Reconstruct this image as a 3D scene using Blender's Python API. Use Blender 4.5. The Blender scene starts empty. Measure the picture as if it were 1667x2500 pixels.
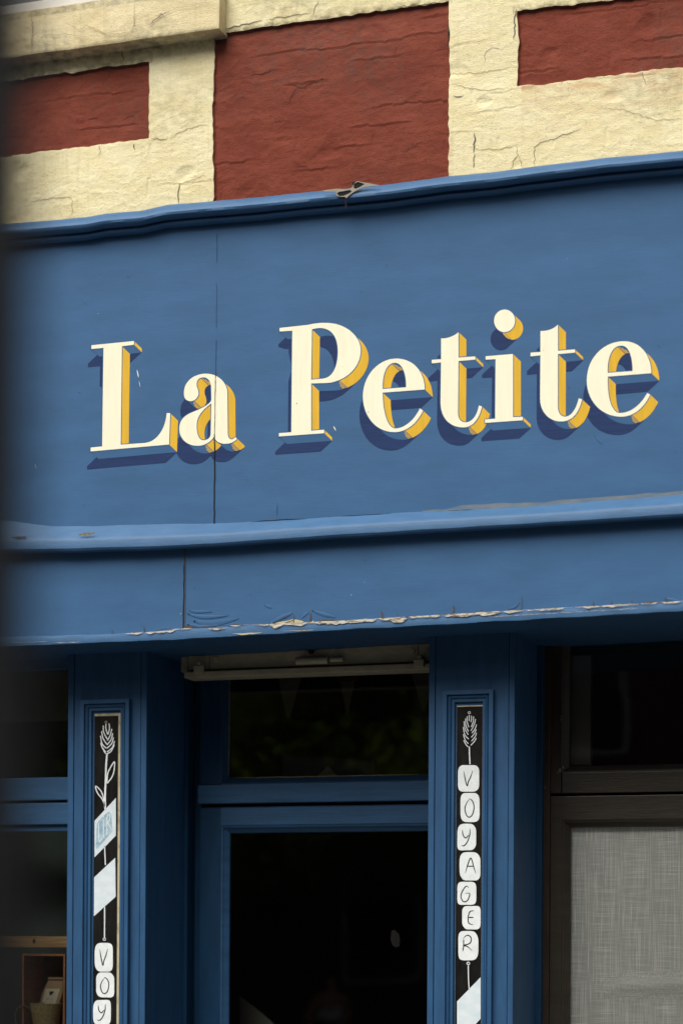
import bpy, bmesh, math, random, re
import numpy as np
from mathutils import Vector, Matrix, noise
from mathutils.geometry import tessellate_polygon
R = math.radians
random.seed(7)
S = bpy.context.scene
COL = S.collection

# ------------------------------------------------------------------ camera
FPX, VPX, VPY = 5000.0, 833.5, 2290.0          # focal length and principal point (photo pixels, 1667 x 2500)
YAW, ROLL = R(17.9), R(0.35)
CAM = Vector((2.80, -8.66, 1.60))
Fw = Vector((-math.sin(YAW), math.cos(YAW), 0))
R0 = Vector((math.cos(YAW), math.sin(YAW), 0)); U0 = Vector((0, 0, 1))
Rt = R0*math.cos(ROLL) + U0*math.sin(ROLL)
Up = U0*math.cos(ROLL) - R0*math.sin(ROLL)
cd = bpy.data.cameras.new('camera'); cam = bpy.data.objects.new('camera', cd); COL.objects.link(cam)
m = Matrix.Identity(4)
for i, v in enumerate((Rt, Up, -Fw)):
    for k in range(3): m[k][i] = v[k]
m.translation = CAM
cam.matrix_world = m
cd.sensor_width = 36; cd.sensor_fit = 'AUTO'; cd.lens = FPX/2500*36
cd.shift_y = (VPY-1250)/2500
cd.clip_start = 0.05; cd.clip_end = 400
cd.dof.use_dof = True; cd.dof.focus_distance = 8.95; cd.dof.aperture_fstop = 1.2
S.camera = cam

# ------------------------------------------------------------------ light
SUN_EL, SUN_AZ = 53, 197         # azimuth the light comes from, clockwise from +Y
w = bpy.data.worlds.new('World'); S.world = w; w.use_nodes = True
nt = w.node_tree; nt.nodes.clear()
sky = nt.nodes.new('ShaderNodeTexSky'); sky.sky_type = 'NISHITA'; sky.sun_disc = False
sky.sun_elevation = R(SUN_EL); sky.sun_rotation = R(SUN_AZ); sky.dust_density = 5; sky.air_density = 1
hs = nt.nodes.new('ShaderNodeHueSaturation'); hs.inputs['Saturation'].default_value = 0.30
bg = nt.nodes.new('ShaderNodeBackground'); bg.inputs['Strength'].default_value = 0.05
wo = nt.nodes.new('ShaderNodeOutputWorld')
nt.links.new(sky.outputs[0], hs.inputs['Color']); nt.links.new(hs.outputs[0], bg.inputs[0]); nt.links.new(bg.outputs[0], wo.inputs[0])
sd = bpy.data.lights.new('sun', 'SUN'); so = bpy.data.objects.new('sun', sd); COL.objects.link(so)
sd.energy = 3.55; sd.angle = R(50); sd.color = (1, .95, .87)
el, az = R(SUN_EL), R(SUN_AZ)
to_sun = Vector((math.sin(az)*math.cos(el), math.cos(az)*math.cos(el), math.sin(el)))
so.rotation_euler = to_sun.to_track_quat('Z', 'Y').to_euler()
S.view_settings.view_transform = 'Standard'; S.view_settings.look = 'None'
S.view_settings.exposure = 0.40; S.view_settings.gamma = 1

# ------------------------------------------------------------------ helpers
def W(u, v, Y):
    d = Fw + Rt*((u-VPX)/FPX) + Up*((VPY-v)/FPX)
    return CAM + d*((Y-CAM.y)/d.y)
def nz(x, y, z=0.0): return noise.noise(Vector((x, y, z)))
def props(o, label=None, cat=None, group=None, kind=None):
    for k, v in (('label', label), ('category', cat), ('group', group), ('kind', kind)):
        if v: o[k] = v
    return o
def thing(name, loc, label, cat, group=None):
    o = bpy.data.objects.new(name, None); COL.objects.link(o); o.location = loc; o.empty_display_size = .1
    return props(o, label, cat, group)
def root_loc(p):
    while p.parent: p = p.parent
    return Vector(p.location)
def mesh(name, vs, fs, mat, parent=None, smooth=False, label=None):
    off = root_loc(parent) if parent else Vector((0, 0, 0))
    me = bpy.data.meshes.new(name)
    me.from_pydata([tuple(Vector(v)-off) for v in vs], [], fs)
    if smooth: me.polygons.foreach_set('use_smooth', [True]*len(me.polygons))
    mats = mat if isinstance(mat, (list, tuple)) else [mat]
    for mm in mats: me.materials.append(mm)
    me.update()
    o = bpy.data.objects.new(name, me); COL.objects.link(o)
    if parent: o.parent = parent
    if label: o['label'] = label
    return o
def box_geo(x0, x1, y0, y1, z0, z1, bev=0.0):
    x0, x1 = min(x0, x1), max(x0, x1); y0, y1 = min(y0, y1), max(y0, y1); z0, z1 = min(z0, z1), max(z0, z1)
    bm = bmesh.new()
    bmesh.ops.create_cube(bm, size=1, matrix=Matrix.Translation(((x0+x1)/2, (y0+y1)/2, (z0+z1)/2)) @ Matrix.Diagonal((x1-x0, y1-y0, z1-z0, 1)))
    if bev: bmesh.ops.bevel(bm, geom=bm.edges[:], offset=min(bev, .3*min(x1-x0, y1-y0, z1-z0)), segments=2, profile=.6, affect='EDGES')
    bm.verts.index_update()
    vs = [v.co.copy() for v in bm.verts]; fs = [[v.index for v in f.verts] for f in bm.faces]; bm.free()
    return vs, fs
def box(name, x0, x1, y0, y1, z0, z1, mat, parent=None, bev=0.003, label=None):
    vs, fs = box_geo(x0, x1, y0, y1, z0, z1, bev)
    return mesh(name, vs, fs, mat, parent, label=label)
def pbox(name, u0, v0, u1, v1, Y, dep, mat, parent=None, bev=0.003, zbot=None, label=None, ua=None):
    """axis-aligned box whose front face (plane Y) spans the given pixels; heights read at column ua"""
    ua = ua if ua is not None else (u0+u1)/2
    vm = (v0+v1)/2
    x0, x1 = W(u0, vm, Y).x, W(u1, vm, Y).x
    z1 = W(ua, v0, Y).z; z0 = zbot if zbot is not None else W(ua, v1, Y).z
    return box(name, x0, x1, Y, Y+dep, z0, z1, mat, parent, bev, label)
def join(parts):
    vs, fs = [], []
    for a, b in parts:
        n = len(vs); vs += a; fs += [[i+n for i in f] for f in b]
    return vs, fs
def interp(pts, x):
    xs = [p[0] for p in pts]; ys = [p[1] for p in pts]
    return float(np.interp(x, xs, ys))
def poly_faces(loops):
    """loops of 2D tuples -> (flat list of 2D points, triangles)"""
    l3 = [[Vector((a, b, 0)) for a, b in L] for L in loops]
    tris = tessellate_polygon(l3)
    flat = [p for L in loops for p in L]
    return flat, [list(t) for t in tris]
def facing(vs, fs):
    out = []
    for f in fs:
        a, b, c = (Vector(vs[f[0]]), Vector(vs[f[1]]), Vector(vs[f[2]]))
        out.append(f if (b-a).cross(c-a).y < 0 else f[::-1])
    return out
def flat_poly(name, loops, Y, mat, parent, label=None, thick=0.0):
    flat, tris = poly_faces(loops)
    vs = [W(u, v, Y) for u, v in flat]
    fs = facing(vs, tris)
    if thick:
        n = len(vs); vs += [Vector((p.x, p.y+thick, p.z)) for p in vs]
        k = 0
        for L in loops:
            for i in range(len(L)): a, b = k+i, k+(i+1) % len(L); fs.append([a, b, b+n, a+n])
            k += len(L)
    return mesh(name, vs, fs, mat, parent, label=label)
def ribbon_geo(pts, wid, Yf, taper=True, round_end=False):
    """painted stroke along pixel points; wid in px; Yf plane or function(x,z)"""
    P = []
    for i in range(len(pts)-1):
        a, b = Vector(pts[i]), Vector(pts[i+1]); n = max(1, int((b-a).length/6))
        for k in range(n): P.append(a.lerp(b, k/n))
    P.append(Vector(pts[-1])); n = len(P)
    vs, fs = [], []
    for i, p in enumerate(P):
        t = (P[min(i+1, n-1)]-P[max(i-1, 0)]); t.normalize(); nn = Vector((-t.y, t.x))
        ww = wid*.5
        if taper: ww *= max(.25, min(1, 4*min(i, n-1-i)/n + .25))
        for s in (-1, 1):
            q = p+nn*ww*s
            if callable(Yf):
                g = W(q.x, q.y, 0); g = W(q.x, q.y, Yf(g.x, g.z)); vs.append(g)
            else: vs.append(W(q.x, q.y, Yf))
    for i in range(n-1): fs.append([2*i, 2*i+1, 2*i+3, 2*i+2])
    return vs, facing(vs, fs)
def smooth_pts(pts, n=6):
    out = []
    P = [pts[0]]+list(pts)+[pts[-1]]
    for i in range(1, len(P)-2):
        p0, p1, p2, p3 = [Vector(q) for q in P[i-1:i+3]]
        for k in range(n):
            t = k/n
            out.append(tuple(.5*((2*p1)+(p2-p0)*t+(2*p0-5*p1+4*p2-p3)*t*t+(3*p1-p0-3*p2+p3)*t**3)))
    out.append(tuple(pts[-1])); return out

# ------------------------------------------------------------------ materials
def srgb(r, g, b):
    f = lambda c: (c/255/12.92 if c/255 <= .04045 else ((c/255+.055)/1.055)**2.4)
    return (f(r), f(g), f(b))
def mat(name, col, rough=.5, var=.12, vscale=(6, 6, 6), bump=0.0, bscale=(60, 60, 60), spec=.5, bdist=.002, metallic=0, col2=None, vdet=6, vlo=.35, vhi=.65, bump2=0.0, b2scale=(7,7,7)):
    m = bpy.data.materials.new(name); m.use_nodes = True
    n = m.node_tree.nodes; l = m.node_tree.links
    b = n['Principled BSDF']; b.inputs['Roughness'].default_value = rough; b.inputs['Metallic'].default_value = metallic
    b.inputs['Specular IOR Level'].default_value = spec
    tc = n.new('ShaderNodeNewGeometry')
    mp = n.new('ShaderNodeMapping'); mp.inputs['Scale'].default_value = vscale; l.new(tc.outputs['Position'], mp.inputs[0])
    t = n.new('ShaderNodeTexNoise'); t.inputs['Scale'].default_value = 1; t.inputs['Detail'].default_value = vdet; t.inputs['Roughness'].default_value = .62; l.new(mp.outputs[0], t.inputs['Vector'])
    mr = n.new('ShaderNodeMapRange'); mr.inputs['From Min'].default_value = vlo; mr.inputs['From Max'].default_value = vhi; l.new(t.outputs[0], mr.inputs[0])
    mx = n.new('ShaderNodeMix'); mx.data_type = 'RGBA'
    c2 = col2 if col2 else tuple(c*(1-var) for c in col); c1 = col if col2 else tuple(min(1, c*(1+var)) for c in col)
    mx.inputs[6].default_value = (*c2, 1); mx.inputs[7].default_value = (*c1, 1)
    l.new(mr.outputs[0], mx.inputs[0]); l.new(mx.outputs[2], b.inputs['Base Color'])
    last = None
    if bump:
        mp2 = n.new('ShaderNodeMapping'); mp2.inputs['Scale'].default_value = bscale; l.new(tc.outputs['Position'], mp2.inputs[0])
        t2 = n.new('ShaderNodeTexNoise'); t2.inputs['Scale'].default_value = 1; t2.inputs['Detail'].default_value = 5; l.new(mp2.outputs[0], t2.inputs['Vector'])
        bp = n.new('ShaderNodeBump'); bp.inputs['Strength'].default_value = bump; bp.inputs['Distance'].default_value = bdist
        l.new(t2.outputs[0], bp.inputs['Height']); last = bp
    if bump2:
        mp3 = n.new('ShaderNodeMapping'); mp3.inputs['Scale'].default_value = b2scale; l.new(tc.outputs['Position'], mp3.inputs[0])
        t3 = n.new('ShaderNodeTexNoise'); t3.inputs['Scale'].default_value = 1; t3.inputs['Detail'].default_value = 3; l.new(mp3.outputs[0], t3.inputs['Vector'])
        bp3 = n.new('ShaderNodeBump'); bp3.inputs['Strength'].default_value = bump2; bp3.inputs['Distance'].default_value = .01
        l.new(t3.outputs[0], bp3.inputs['Height'])
        if last: l.new(last.outputs[0], bp3.inputs['Normal'])
        last = bp3
    if last: l.new(last.outputs[0], b.inputs['Normal'])
    return m
BLUE = (.040, .115, .248)
M = {}
M['blue'] = mat('blue_board_paint', BLUE, .6, .08, (3, 3, 9), bump=.3, bscale=(16, 16, 150), bdist=.0012, vdet=8, spec=.22, bump2=.04, b2scale=(3, 3, 3))
M['blue_trim'] = mat('blue_trim_paint', (.044, .122, .252), .5, .08, (8, 8, 30), spec=.3, bump=.3, bscale=(30, 30, 160), bdist=.002, bump2=.12, b2scale=(5, 5, 20))
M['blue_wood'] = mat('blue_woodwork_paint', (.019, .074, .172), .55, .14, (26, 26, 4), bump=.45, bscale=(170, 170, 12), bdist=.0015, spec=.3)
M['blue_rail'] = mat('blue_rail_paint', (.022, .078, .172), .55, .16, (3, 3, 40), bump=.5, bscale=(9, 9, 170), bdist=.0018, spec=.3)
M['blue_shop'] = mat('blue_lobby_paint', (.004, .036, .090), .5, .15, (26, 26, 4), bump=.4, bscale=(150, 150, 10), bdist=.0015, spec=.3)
M['letter'] = mat('cream_lettering_paint', (.88, .83, .64), .55, .035, (40, 40, 5), bump=.12, bscale=(16, 16, 150), bdist=.0008, spec=.2)
M['yellow'] = mat('yellow_lettering_paint', (.68, .41, .03), .55, .07, (40, 40, 5), bump=.15, bscale=(16, 16, 150), bdist=.0012, spec=.2)
M['navy'] = mat('navy_lettering_paint', (.016, .036, .115), .65, .10, (4, 4, 60), bump=.45, bscale=(16, 16, 150), bdist=.0016, spec=.15)
M['black'] = mat('black_panel_paint', (.008, .0075, .007), .5, .5, (30, 30, 8), bump=.2, bscale=(90, 90, 20), spec=.12)
M['white'] = mat('white_pen_paint', (.70, .75, .76), .6, .07, (30, 30, 30), bump=.2)
M['pale'] = mat('pale_blue_white_paint', (.66, .73, .77), .6, 0, (18, 18, 30), bump=.2, spec=.2, col2=(.56, .65, .71))
M['paleblue'] = mat('smudged_blue_paint', (.20, .36, .48), .5, 0, (40, 40, 70), bump=.2, col2=(.42, .55, .62))
M['ink'] = mat('black_ink', (.012, .012, .012), .5, .1)
M['crack'] = mat('crack_dirt', (.07, .06, .035), .9, .3)
M['hair'] = mat('hairline_crack_dirt', (.36, .30, .16), .9, .25, (30, 30, 30))
M['greydirt'] = mat('grey_chipped_mortar', (.16, .15, .12), .9, .3, (60, 60, 60))
M['wood'] = mat('bare_weathered_wood', (.56, .53, .46), .85, 0, (40, 40, 170), bump=.9, bscale=(30, 30, 260), col2=(.13, .10, .07), vlo=.38, vhi=.54)
M['wood_dark'] = mat('rotten_brown_wood', (.085, .060, .042), .9, .4, (40, 40, 90), bump=.6)
M['oldcream'] = mat('old_cream_paint', (.50, .44, .27), .6, 0, (30, 30, 20), bump=.5, col2=(.25, .20, .12), vlo=.3, vhi=.5)
M['primer'] = mat('exposed_flashing', (.27, .24, .19), .6, .15, (30, 30, 60), bump=.3)
M['flat_black'] = mat('flat_black_fill', (.004, .004, .004), .95, .1)  # near-black: painted shade behind the torn flashing, also joints and the knob
M['brown'] = mat('brown_door_paint', (.027, .021, .013), .42, .25, (6, 6, 30), bump=.5, bscale=(12, 12, 130), bdist=.0016)
M['brown_red'] = mat('reddish_brown_stain', (.022, .011, .006), .45, .4, (30, 30, 5), bump=.4)
M['metal'] = mat('dusty_cream_metal', (.36, .33, .23), .5, .14, (12, 12, 30), bump=.3)
M['fabric_board'] = mat('grey_blind_board', (.20, .20, .18), .8, .1)
M['pennant'] = mat('pale_pennant_cloth', (.15, .14, .12), .9, .1)
M['pennant_red'] = mat('red_pennant_cloth', (.10, .015, .01), .9, .1)
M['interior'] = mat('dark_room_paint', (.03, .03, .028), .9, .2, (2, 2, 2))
M['pine'] = mat('pine_plank', (.66, .44, .22), .6, 0, (5, 5, 90), bump=.3, col2=(.36, .22, .10))
M['boxwood'] = mat('orange_wood_box', (.52, .22, .09), .5, .2, (8, 8, 40))
M['boxback'] = mat('brown_box_back', (.10, .055, .025), .8, .2, (8, 8, 20))
M['stone'] = mat('speckled_stoneware', (.44, .37, .17), .6, 0, (120, 120, 120), bump=.3, col2=(.22, .18, .08))
M['kraft'] = mat('kraft_paper', (.40, .28, .17), .8, .1, (10, 10, 10), bump=.3)
M['paper'] = mat('cream_paper_label', (.70, .68, .52), .8, .04)
M['whiteframe'] = mat('white_frame_paint', (.62, .60, .55), .5, .05)
M['greypane'] = mat('grey_window_blind', (.10, .10, .10), .3, .1)
M['post'] = mat('black_post_paint', (.012, .013, .014), .6, .2)
M['asphalt'] = mat('asphalt', (.05, .05, .05), .9, .2, (30, 30, 30), bump=.6)
M['paving'] = mat('paving_concrete', (.13, .125, .115), .85, .15, (8, 8, 8), bump=.4)
M['leaf'] = mat('leaf_green', (.08, .12, .02), .6, .4, (3, 3, 3))
lt_ = M['leaf'].node_tree; pb_ = lt_.nodes['Principled BSDF']; tl_ = lt_.nodes.new('ShaderNodeBsdfTranslucent'); tl_.inputs['Color'].default_value = (.22, .30, .03, 1)
ms_ = lt_.nodes.new('ShaderNodeMixShader'); ms_.inputs[0].default_value = .5; lt_.links.new(pb_.outputs[0], ms_.inputs[1]); lt_.links.new(tl_.outputs[0], ms_.inputs[2]); lt_.links.new(ms_.outputs[0], lt_.nodes['Material Output'].inputs[0])
M['bark'] = mat('bark', (.08, .06, .04), .9, .3)
M['skin'] = mat('skin', (.50, .28, .19), .5, .05)
M['shirt'] = mat('white_cotton', (.75, .75, .75), .8, .05)
M['trouser'] = mat('dark_cotton', (.03, .03, .05), .8, .1)
M['hairmat'] = mat('dark_hair', (.03, .015, .008), .6, .2)
M['render'] = mat('brown_house_render', (.12, .10, .08), .8, .1, (2, 2, 2))
M['slate'] = mat('slate_roof', (.07, .07, .08), .7, .2, (4, 4, 9))
M['glassdark'] = mat('far_window_glass', (.02, .025, .03), .1, .1)

def glass_mat(name, tint=.985, refl=1.8):
    m = bpy.data.materials.new(name); m.use_nodes = True
    n = m.node_tree.nodes; l = m.node_tree.links; n.clear()
    o = n.new('ShaderNodeOutputMaterial'); mx = n.new('ShaderNodeMixShader'); tr = n.new('ShaderNodeBsdfTransparent')
    gl = n.new('ShaderNodeBsdfGlossy'); gl.inputs['Roughness'].default_value = .015; fr = n.new('ShaderNodeFresnel'); fr.inputs['IOR'].default_value = 1.5
    tr.inputs['Color'].default_value = (tint, tint*1.0, tint*.97, 1)
    g = n.new('ShaderNodeNewGeometry'); mp = n.new('ShaderNodeMapping'); mp.inputs['Scale'].default_value = (2.5, 2.5, 2.5); l.new(g.outputs['Position'], mp.inputs[0])
    t = n.new('ShaderNodeTexNoise'); t.inputs['Scale'].default_value = 1; t.inputs['Detail'].default_value = 1; l.new(mp.outputs[0], t.inputs['Vector'])
    bp = n.new('ShaderNodeBump'); bp.inputs['Strength'].default_value = .25; bp.inputs['Distance'].default_value = .004; l.new(t.outputs[0], bp.inputs['Height'])
    l.new(bp.outputs[0], gl.inputs['Normal'])
    ml = n.new('ShaderNodeMath'); ml.operation = 'MULTIPLY'; ml.inputs[1].default_value = refl
    l.new(fr.outputs[0], ml.inputs[0]); l.new(ml.outputs[0], mx.inputs[0]); l.new(tr.outputs[0], mx.inputs[1]); l.new(gl.outputs[0], mx.inputs[2]); l.new(mx.outputs[0], o.inputs[0])
    return m
M['glass'] = glass_mat('window_glass')

def wall_mat(name, col, light, dirt, stain, rough=.75):
    """painted masonry: colour from noise, dirt and pink stain from mesh attributes (their own shapes on the wall)"""
    m = bpy.data.materials.new(name); m.use_nodes = True
    n = m.node_tree.nodes; l = m.node_tree.links
    b = n['Principled BSDF']; b.inputs['Roughness'].default_value = rough; b.inputs['Specular IOR Level'].default_value = .12
    g = n.new('ShaderNodeNewGeometry')
    def ns(scale, det=6, rg=.6):
        mp = n.new('ShaderNodeMapping'); mp.inputs['Scale'].default_value = scale; l.new(g.outputs['Position'], mp.inputs[0])
        t = n.new('ShaderNodeTexNoise'); t.inputs['Scale'].default_value = 1; t.inputs['Detail'].default_value = det; t.inputs['Roughness'].default_value = rg; l.new(mp.outputs[0], t.inputs['Vector']); return t.outputs[0]
    def mixc(fac, a, c):
        mx = n.new('ShaderNodeMix'); mx.data_type = 'RGBA'
        for inp, v in ((0, fac), (6, a), (7, c)):
            if isinstance(v, (tuple, float)): mx.inputs[inp].default_value = (*v, 1) if isinstance(v, tuple) else v
            else: l.new(v, mx.inputs[inp])
        return mx.outputs[2]
    def rng(x, lo, hi, a=0, c=1):
        r = n.new('ShaderNodeMapRange'); l.new(x, r.inputs[0])
        for i, v in enumerate((lo, hi, a, c)): r.inputs[i+1].default_value = v
        return r.outputs[0]
    def mul(a, c):
        x = n.new('ShaderNodeMath'); x.operation = 'MULTIPLY'; x.use_clamp = True; l.new(a, x.inputs[0]); l.new(c, x.inputs[1]); return x.outputs[0]
    c = mixc(rng(ns((5, 5, 9)), .35, .65), col, light)
    c = mixc(rng(ns((90, 90, 110), 3), .58, .70, 0, .5), c, tuple(v*.55 for v in col))
    c = mixc(rng(ns((34, 34, 2.2), 4), .56, .72, 0, .13), c, dirt)
    at = n.new('ShaderNodeAttribute'); at.attribute_name = 'dirt'
    c = mixc(mul(at.outputs['Fac'], rng(ns((22, 22, 26)), .38, .62)), c, dirt)
    a2 = n.new('ShaderNodeAttribute'); a2.attribute_name = 'stain'
    c = mixc(mul(a2.outputs['Fac'], rng(ns((9, 9, 30)), .40, .66)), c, stain)
    l.new(c, b.inputs['Base Color'])
    mpr = n.new('ShaderNodeMapping'); mpr.inputs['Scale'].default_value = (10, 10, 21); l.new(g.outputs['Position'], mpr.inputs[0])
    rd = n.new('ShaderNodeTexNoise'); rd.noise_type = 'RIDGED_MULTIFRACTAL'; rd.inputs['Scale'].default_value = 1; rd.inputs['Detail'].default_value = 5; rd.inputs['Roughness'].default_value = .6; rd.inputs['Distortion'].default_value = .6; l.new(mpr.outputs[0], rd.inputs['Vector'])
    b0 = n.new('ShaderNodeBump'); b0.inputs['Strength'].default_value = .42; b0.inputs['Distance'].default_value = .0030; l.new(rd.outputs[0], b0.inputs['Height'])
    b1 = n.new('ShaderNodeBump'); l.new(b0.outputs[0], b1.inputs['Normal']); b1.inputs['Strength'].default_value = 1.0; b1.inputs['Distance'].default_value = .004; l.new(ns((170, 170, 210), 5, .7), b1.inputs['Height'])
    b2 = n.new('ShaderNodeBump'); b2.inputs['Strength'].default_value = .45; b2.inputs['Distance'].default_value = .005; l.new(ns((26, 26, 44), 5), b2.inputs['Height'])
    l.new(b1.outputs[0], b2.inputs['Normal']); l.new(b2.outputs[0], b.inputs['Normal'])
    return m
M['cream_wall'] = wall_mat('cream_painted_masonry', (.79, .695, .41), (.87, .80, .525), (.22, .19, .10), (.55, .27, .13))
M['red_wall'] = wall_mat('red_painted_masonry', (.176, .040, .024), (.235, .060, .037), (.10, .065, .055), (.30, .10, .07))
M['band'] = wall_mat('cream_painted_cornice', (.72, .61, .36), (.84, .74, .48), (.20, .19, .14), (.42, .30, .08))

# linen curtain
def linen():
    m = bpy.data.materials.new('linen_cloth'); m.use_nodes = True
    n = m.node_tree.nodes; l = m.node_tree.links; b = n['Principled BSDF']; b.inputs['Roughness'].default_value = .9
    g = n.new('ShaderNodeNewGeometry')
    def ns(scale, det=3):
        mp = n.new('ShaderNodeMapping'); mp.inputs['Scale'].default_value = scale; l.new(g.outputs['Position'], mp.inputs[0])
        t = n.new('ShaderNodeTexNoise'); t.inputs['Scale'].default_value = 1; t.inputs['Detail'].default_value = det; l.new(mp.outputs[0], t.inputs['Vector'])
        r = n.new('ShaderNodeMapRange'); r.inputs[1].default_value = .48; r.inputs[2].default_value = .70; l.new(t.outputs[0], r.inputs[0]); return r.outputs[0]
    a = n.new('ShaderNodeMath'); a.operation = 'ADD'; a.use_clamp = True
    l.new(ns((330, 330, 5)), a.inputs[0]); l.new(ns((7, 7, 380)), a.inputs[1])
    mx = n.new('ShaderNodeMix'); mx.data_type = 'RGBA'; mx.inputs[6].default_value = (.60, .64, .63, 1); mx.inputs[7].default_value = (1, 1, 1, 1)
    l.new(a.outputs[0], mx.inputs[0]); l.new(mx.outputs[2], b.inputs['Base Color'])
    return m
M['linen'] = linen()

# ------------------------------------------------------------------ ground
def gbox(name, x0, x1, y0, y1, z0, z1, mt, kind='structure'):
    return props(box(name, x0, x1, y0, y1, z0, z1, mt, None, 0), kind=kind)
gbox('ground', -60, 60, -60, 60, -.6, -.16, M['asphalt'])
gbox('road', -40, 40, -11.5, -2.6, -.3, -.12, M['asphalt'])
gbox('pavement', -40, 40, -2.6, 3.9, -.3, 0, M['paving'])
gbox('opposite_pavement', -40, 40, -16.5, -11.5, -.3, 0, M['paving'])

# ------------------------------------------------------------------ upper wall
ux = lambda u, v=300, Y=0: W(u, v, Y).x
uz = lambda u, v, Y=0: W(u, v, Y).z
XL, XR = ux(-170), ux(1880)
ZB = uz(834, 610)
ZT = uz(834, 10) + .62
LR = (XL, ux(364, 250), uz(180, 361), uz(190, 174))          # left red panel x0,x1,z0,z1
BR = (ux(521, 280), ux(1095, 220), ZB, uz(800, 44))
RR = (ux(1263, 110), XR, uz(1465, 187), uz(1390, 12))
REGS = {'L': LR, 'B': BR, 'R': RR}
def sstep(a, b, x):
    t = max(0, min(1, (x-a)/(b-a))); return t*t*(3-2*t)
def relief(x, z, red):
    h = nz(x*2.6, z*4.2, 1.3)*.005
    zz = z + nz(x*2.7, z*3.1, 7.7)*.022 + nz(x*11, z*11, 17.7)*.004
    row = math.floor(zz/.077); fz = zz/.077-row
    msk = sstep(.02, .34, nz(x*3.1+3, row*2.3, 2.1)) if red else sstep(.10, .44, nz(x*2.9+9, row*2.9, 4.4))
    if .5 < fz: lip = math.exp(-(fz-.5)/.16)          # paint lips hang over the open joints
    else: lip = -.75*math.exp(-(.5-fz)/.055)
    h += lip*(.0036 if red else .0022)*msk
    fx = x/.235+.5*(row % 2)+nz(row*3.3, 0, 5)*.12; fx -= math.floor(fx)
    m2 = sstep(.05, .35, nz(row*4.7, math.floor(x/.235+.5*(row % 2)), 8.8))
    h -= math.exp(-((fx-.5)/.022)**2)*.0030*m2
    r = 1-abs(nz(x*9+nz(x*6, z*6, 3)*1.1, z*15, 9.1)); h += (r**9)*(.0030 if red else .0013)*sstep(-.1, .3, nz(x*1.7, z*2.3, 14))
    d = nz(x*7.1, z*10.5, 12.1)
    if d > .42: h -= (d-.42)*.020
    h += nz(x*24, z*36, 3.3)*(.0015 if red else .0010) + nz(x*62, z*84, 6.3)*.0008
    return h
def inside(x, z, r): return r[0] < x < r[1] and r[2] < z < r[3]
def region(x, z):
    for k, r in REGS.items():
        if inside(x, z, r): return k
    return 'C'
def red_amt(x, z):
    a = 0
    for r in REGS.values():
        d = min(x-r[0] if r[0] > XL+.01 else 9, r[1]-x if r[1] < XR-.01 else 9, z-r[2] if r[2] > ZB+.01 else 9, r[3]-z)
        a = max(a, sstep(-.001, .006, d))
    return a
def wall_y(x, z):
    a = red_amt(x, z)
    return a*.016 - (relief(x, z, True)*a + relief(x, z, False)*(1-a))
def cuts(lo, hi, step, marks):
    ms = sorted({lo, hi, *[m_ for m_ in marks if lo < m_ < hi]}); out = []
    for a, b in zip(ms, ms[1:]):
        n = max(1, round((b-a)/step)); out += [a+(b-a)*i/n for i in range(n)]
    return out+[hi]
xs = cuts(XL, XR, .0052, [LR[1], BR[0], BR[1], RR[0]])
zs = cuts(ZB, ZT, .0052, [LR[2], LR[3], BR[3], RR[2], RR[3]])
band_z0 = uz(265, 106, -.09)
V = []; DI = []; ST = []
for z in zs:
    for x in xs:
        wx = nz(x*7, z*7, 21)*.008+nz(x*28, z*28, 22)*.0050; wz = nz(x*7, z*7, 31)*.008+nz(x*26, z*30, 32)*.0065
        V.append((x+wx, wall_y(x, z), z+wz))
        k = region(x+1e-6, z+1e-6)
        # dirt lies under the cornice band and along the ragged upper lips of the red panels
        d = math.exp(-max(0, band_z0-z)/.035)*(1 if x < ux(560) else 0) * (1 if z < band_z0+.01 else 0)
        for r in REGS.values():
            if r[0]-.02 < x < r[1]+.02:
                q = z-r[3]
                if -.012 < q < .03: d = max(d, .9*(1-abs(q-.004)/.03))
        d = max(d, .55*max(0, nz(x*1.7, z*1.9, 40))*2*(1 if k == 'C' else .8))
        DI.append(min(1, d))
        s = 0
        if k == 'C' and x > RR[0]+.02 and z < RR[2]: s = .75*math.exp(-(RR[2]-z)/.10)
        if k == 'C' and abs(x-BR[1]) < .03 and z < uz(1100, 330): s = max(s, .45*(1-abs(x-BR[1])/.03))
        if k == 'B': s = .5*math.exp(-abs(z-BR[3]+.05)/.08)
        ST.append(s)
nx = len(xs); F = {'C': [], 'L': [], 'B': [], 'R': []}
for j in range(len(zs)-1):
    zc = (zs[j]+zs[j+1])/2
    for i in range(nx-1):
        a = j*nx+i; F[region((xs[i]+xs[i+1])/2, zc)].append((a, a+1, a+nx+1, a+nx))
wall = thing('painted_wall', (W(834, 300, 0).x, 0, ZB), 'rough masonry wall above the shop sign, cream paint around dark red panels', 'wall')
def sub_grid(name, faces, mt, label):
    idx = {}; vs = []; di = []; st = []; fs = []
    for f in faces:
        q = []
        for a in f:
            if a not in idx: idx[a] = len(vs); vs.append(V[a]); di.append(DI[a]); st.append(ST[a])
            q.append(idx[a])
        fs.append(q)
    o = mesh(name, vs, fs, mt, wall, True, label)
    for nm, arr in (('dirt', di), ('stain', st)):
        at = o.data.attributes.new(nm, 'FLOAT', 'POINT'); at.data.foreach_set('value', arr)
    return o
sub_grid('cream_render', F['C'], M['cream_wall'], None)
sub_grid('red_panel', F['B'], M['red_wall'], 'tall dark red panel between the two cream piers')
sub_grid('red_panel', F['L'], M['red_wall'], 'low dark red panel at the left end of the wall')
sub_grid('red_panel', F['R'], M['red_wall'], 'low dark red panel at the right end of the wall')
# solid masonry behind the painted skin and down behind the sign
box('masonry_core', XL, XR, .05, .35, 3.12, ZT, M['cream_wall'], wall, 0)
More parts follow.
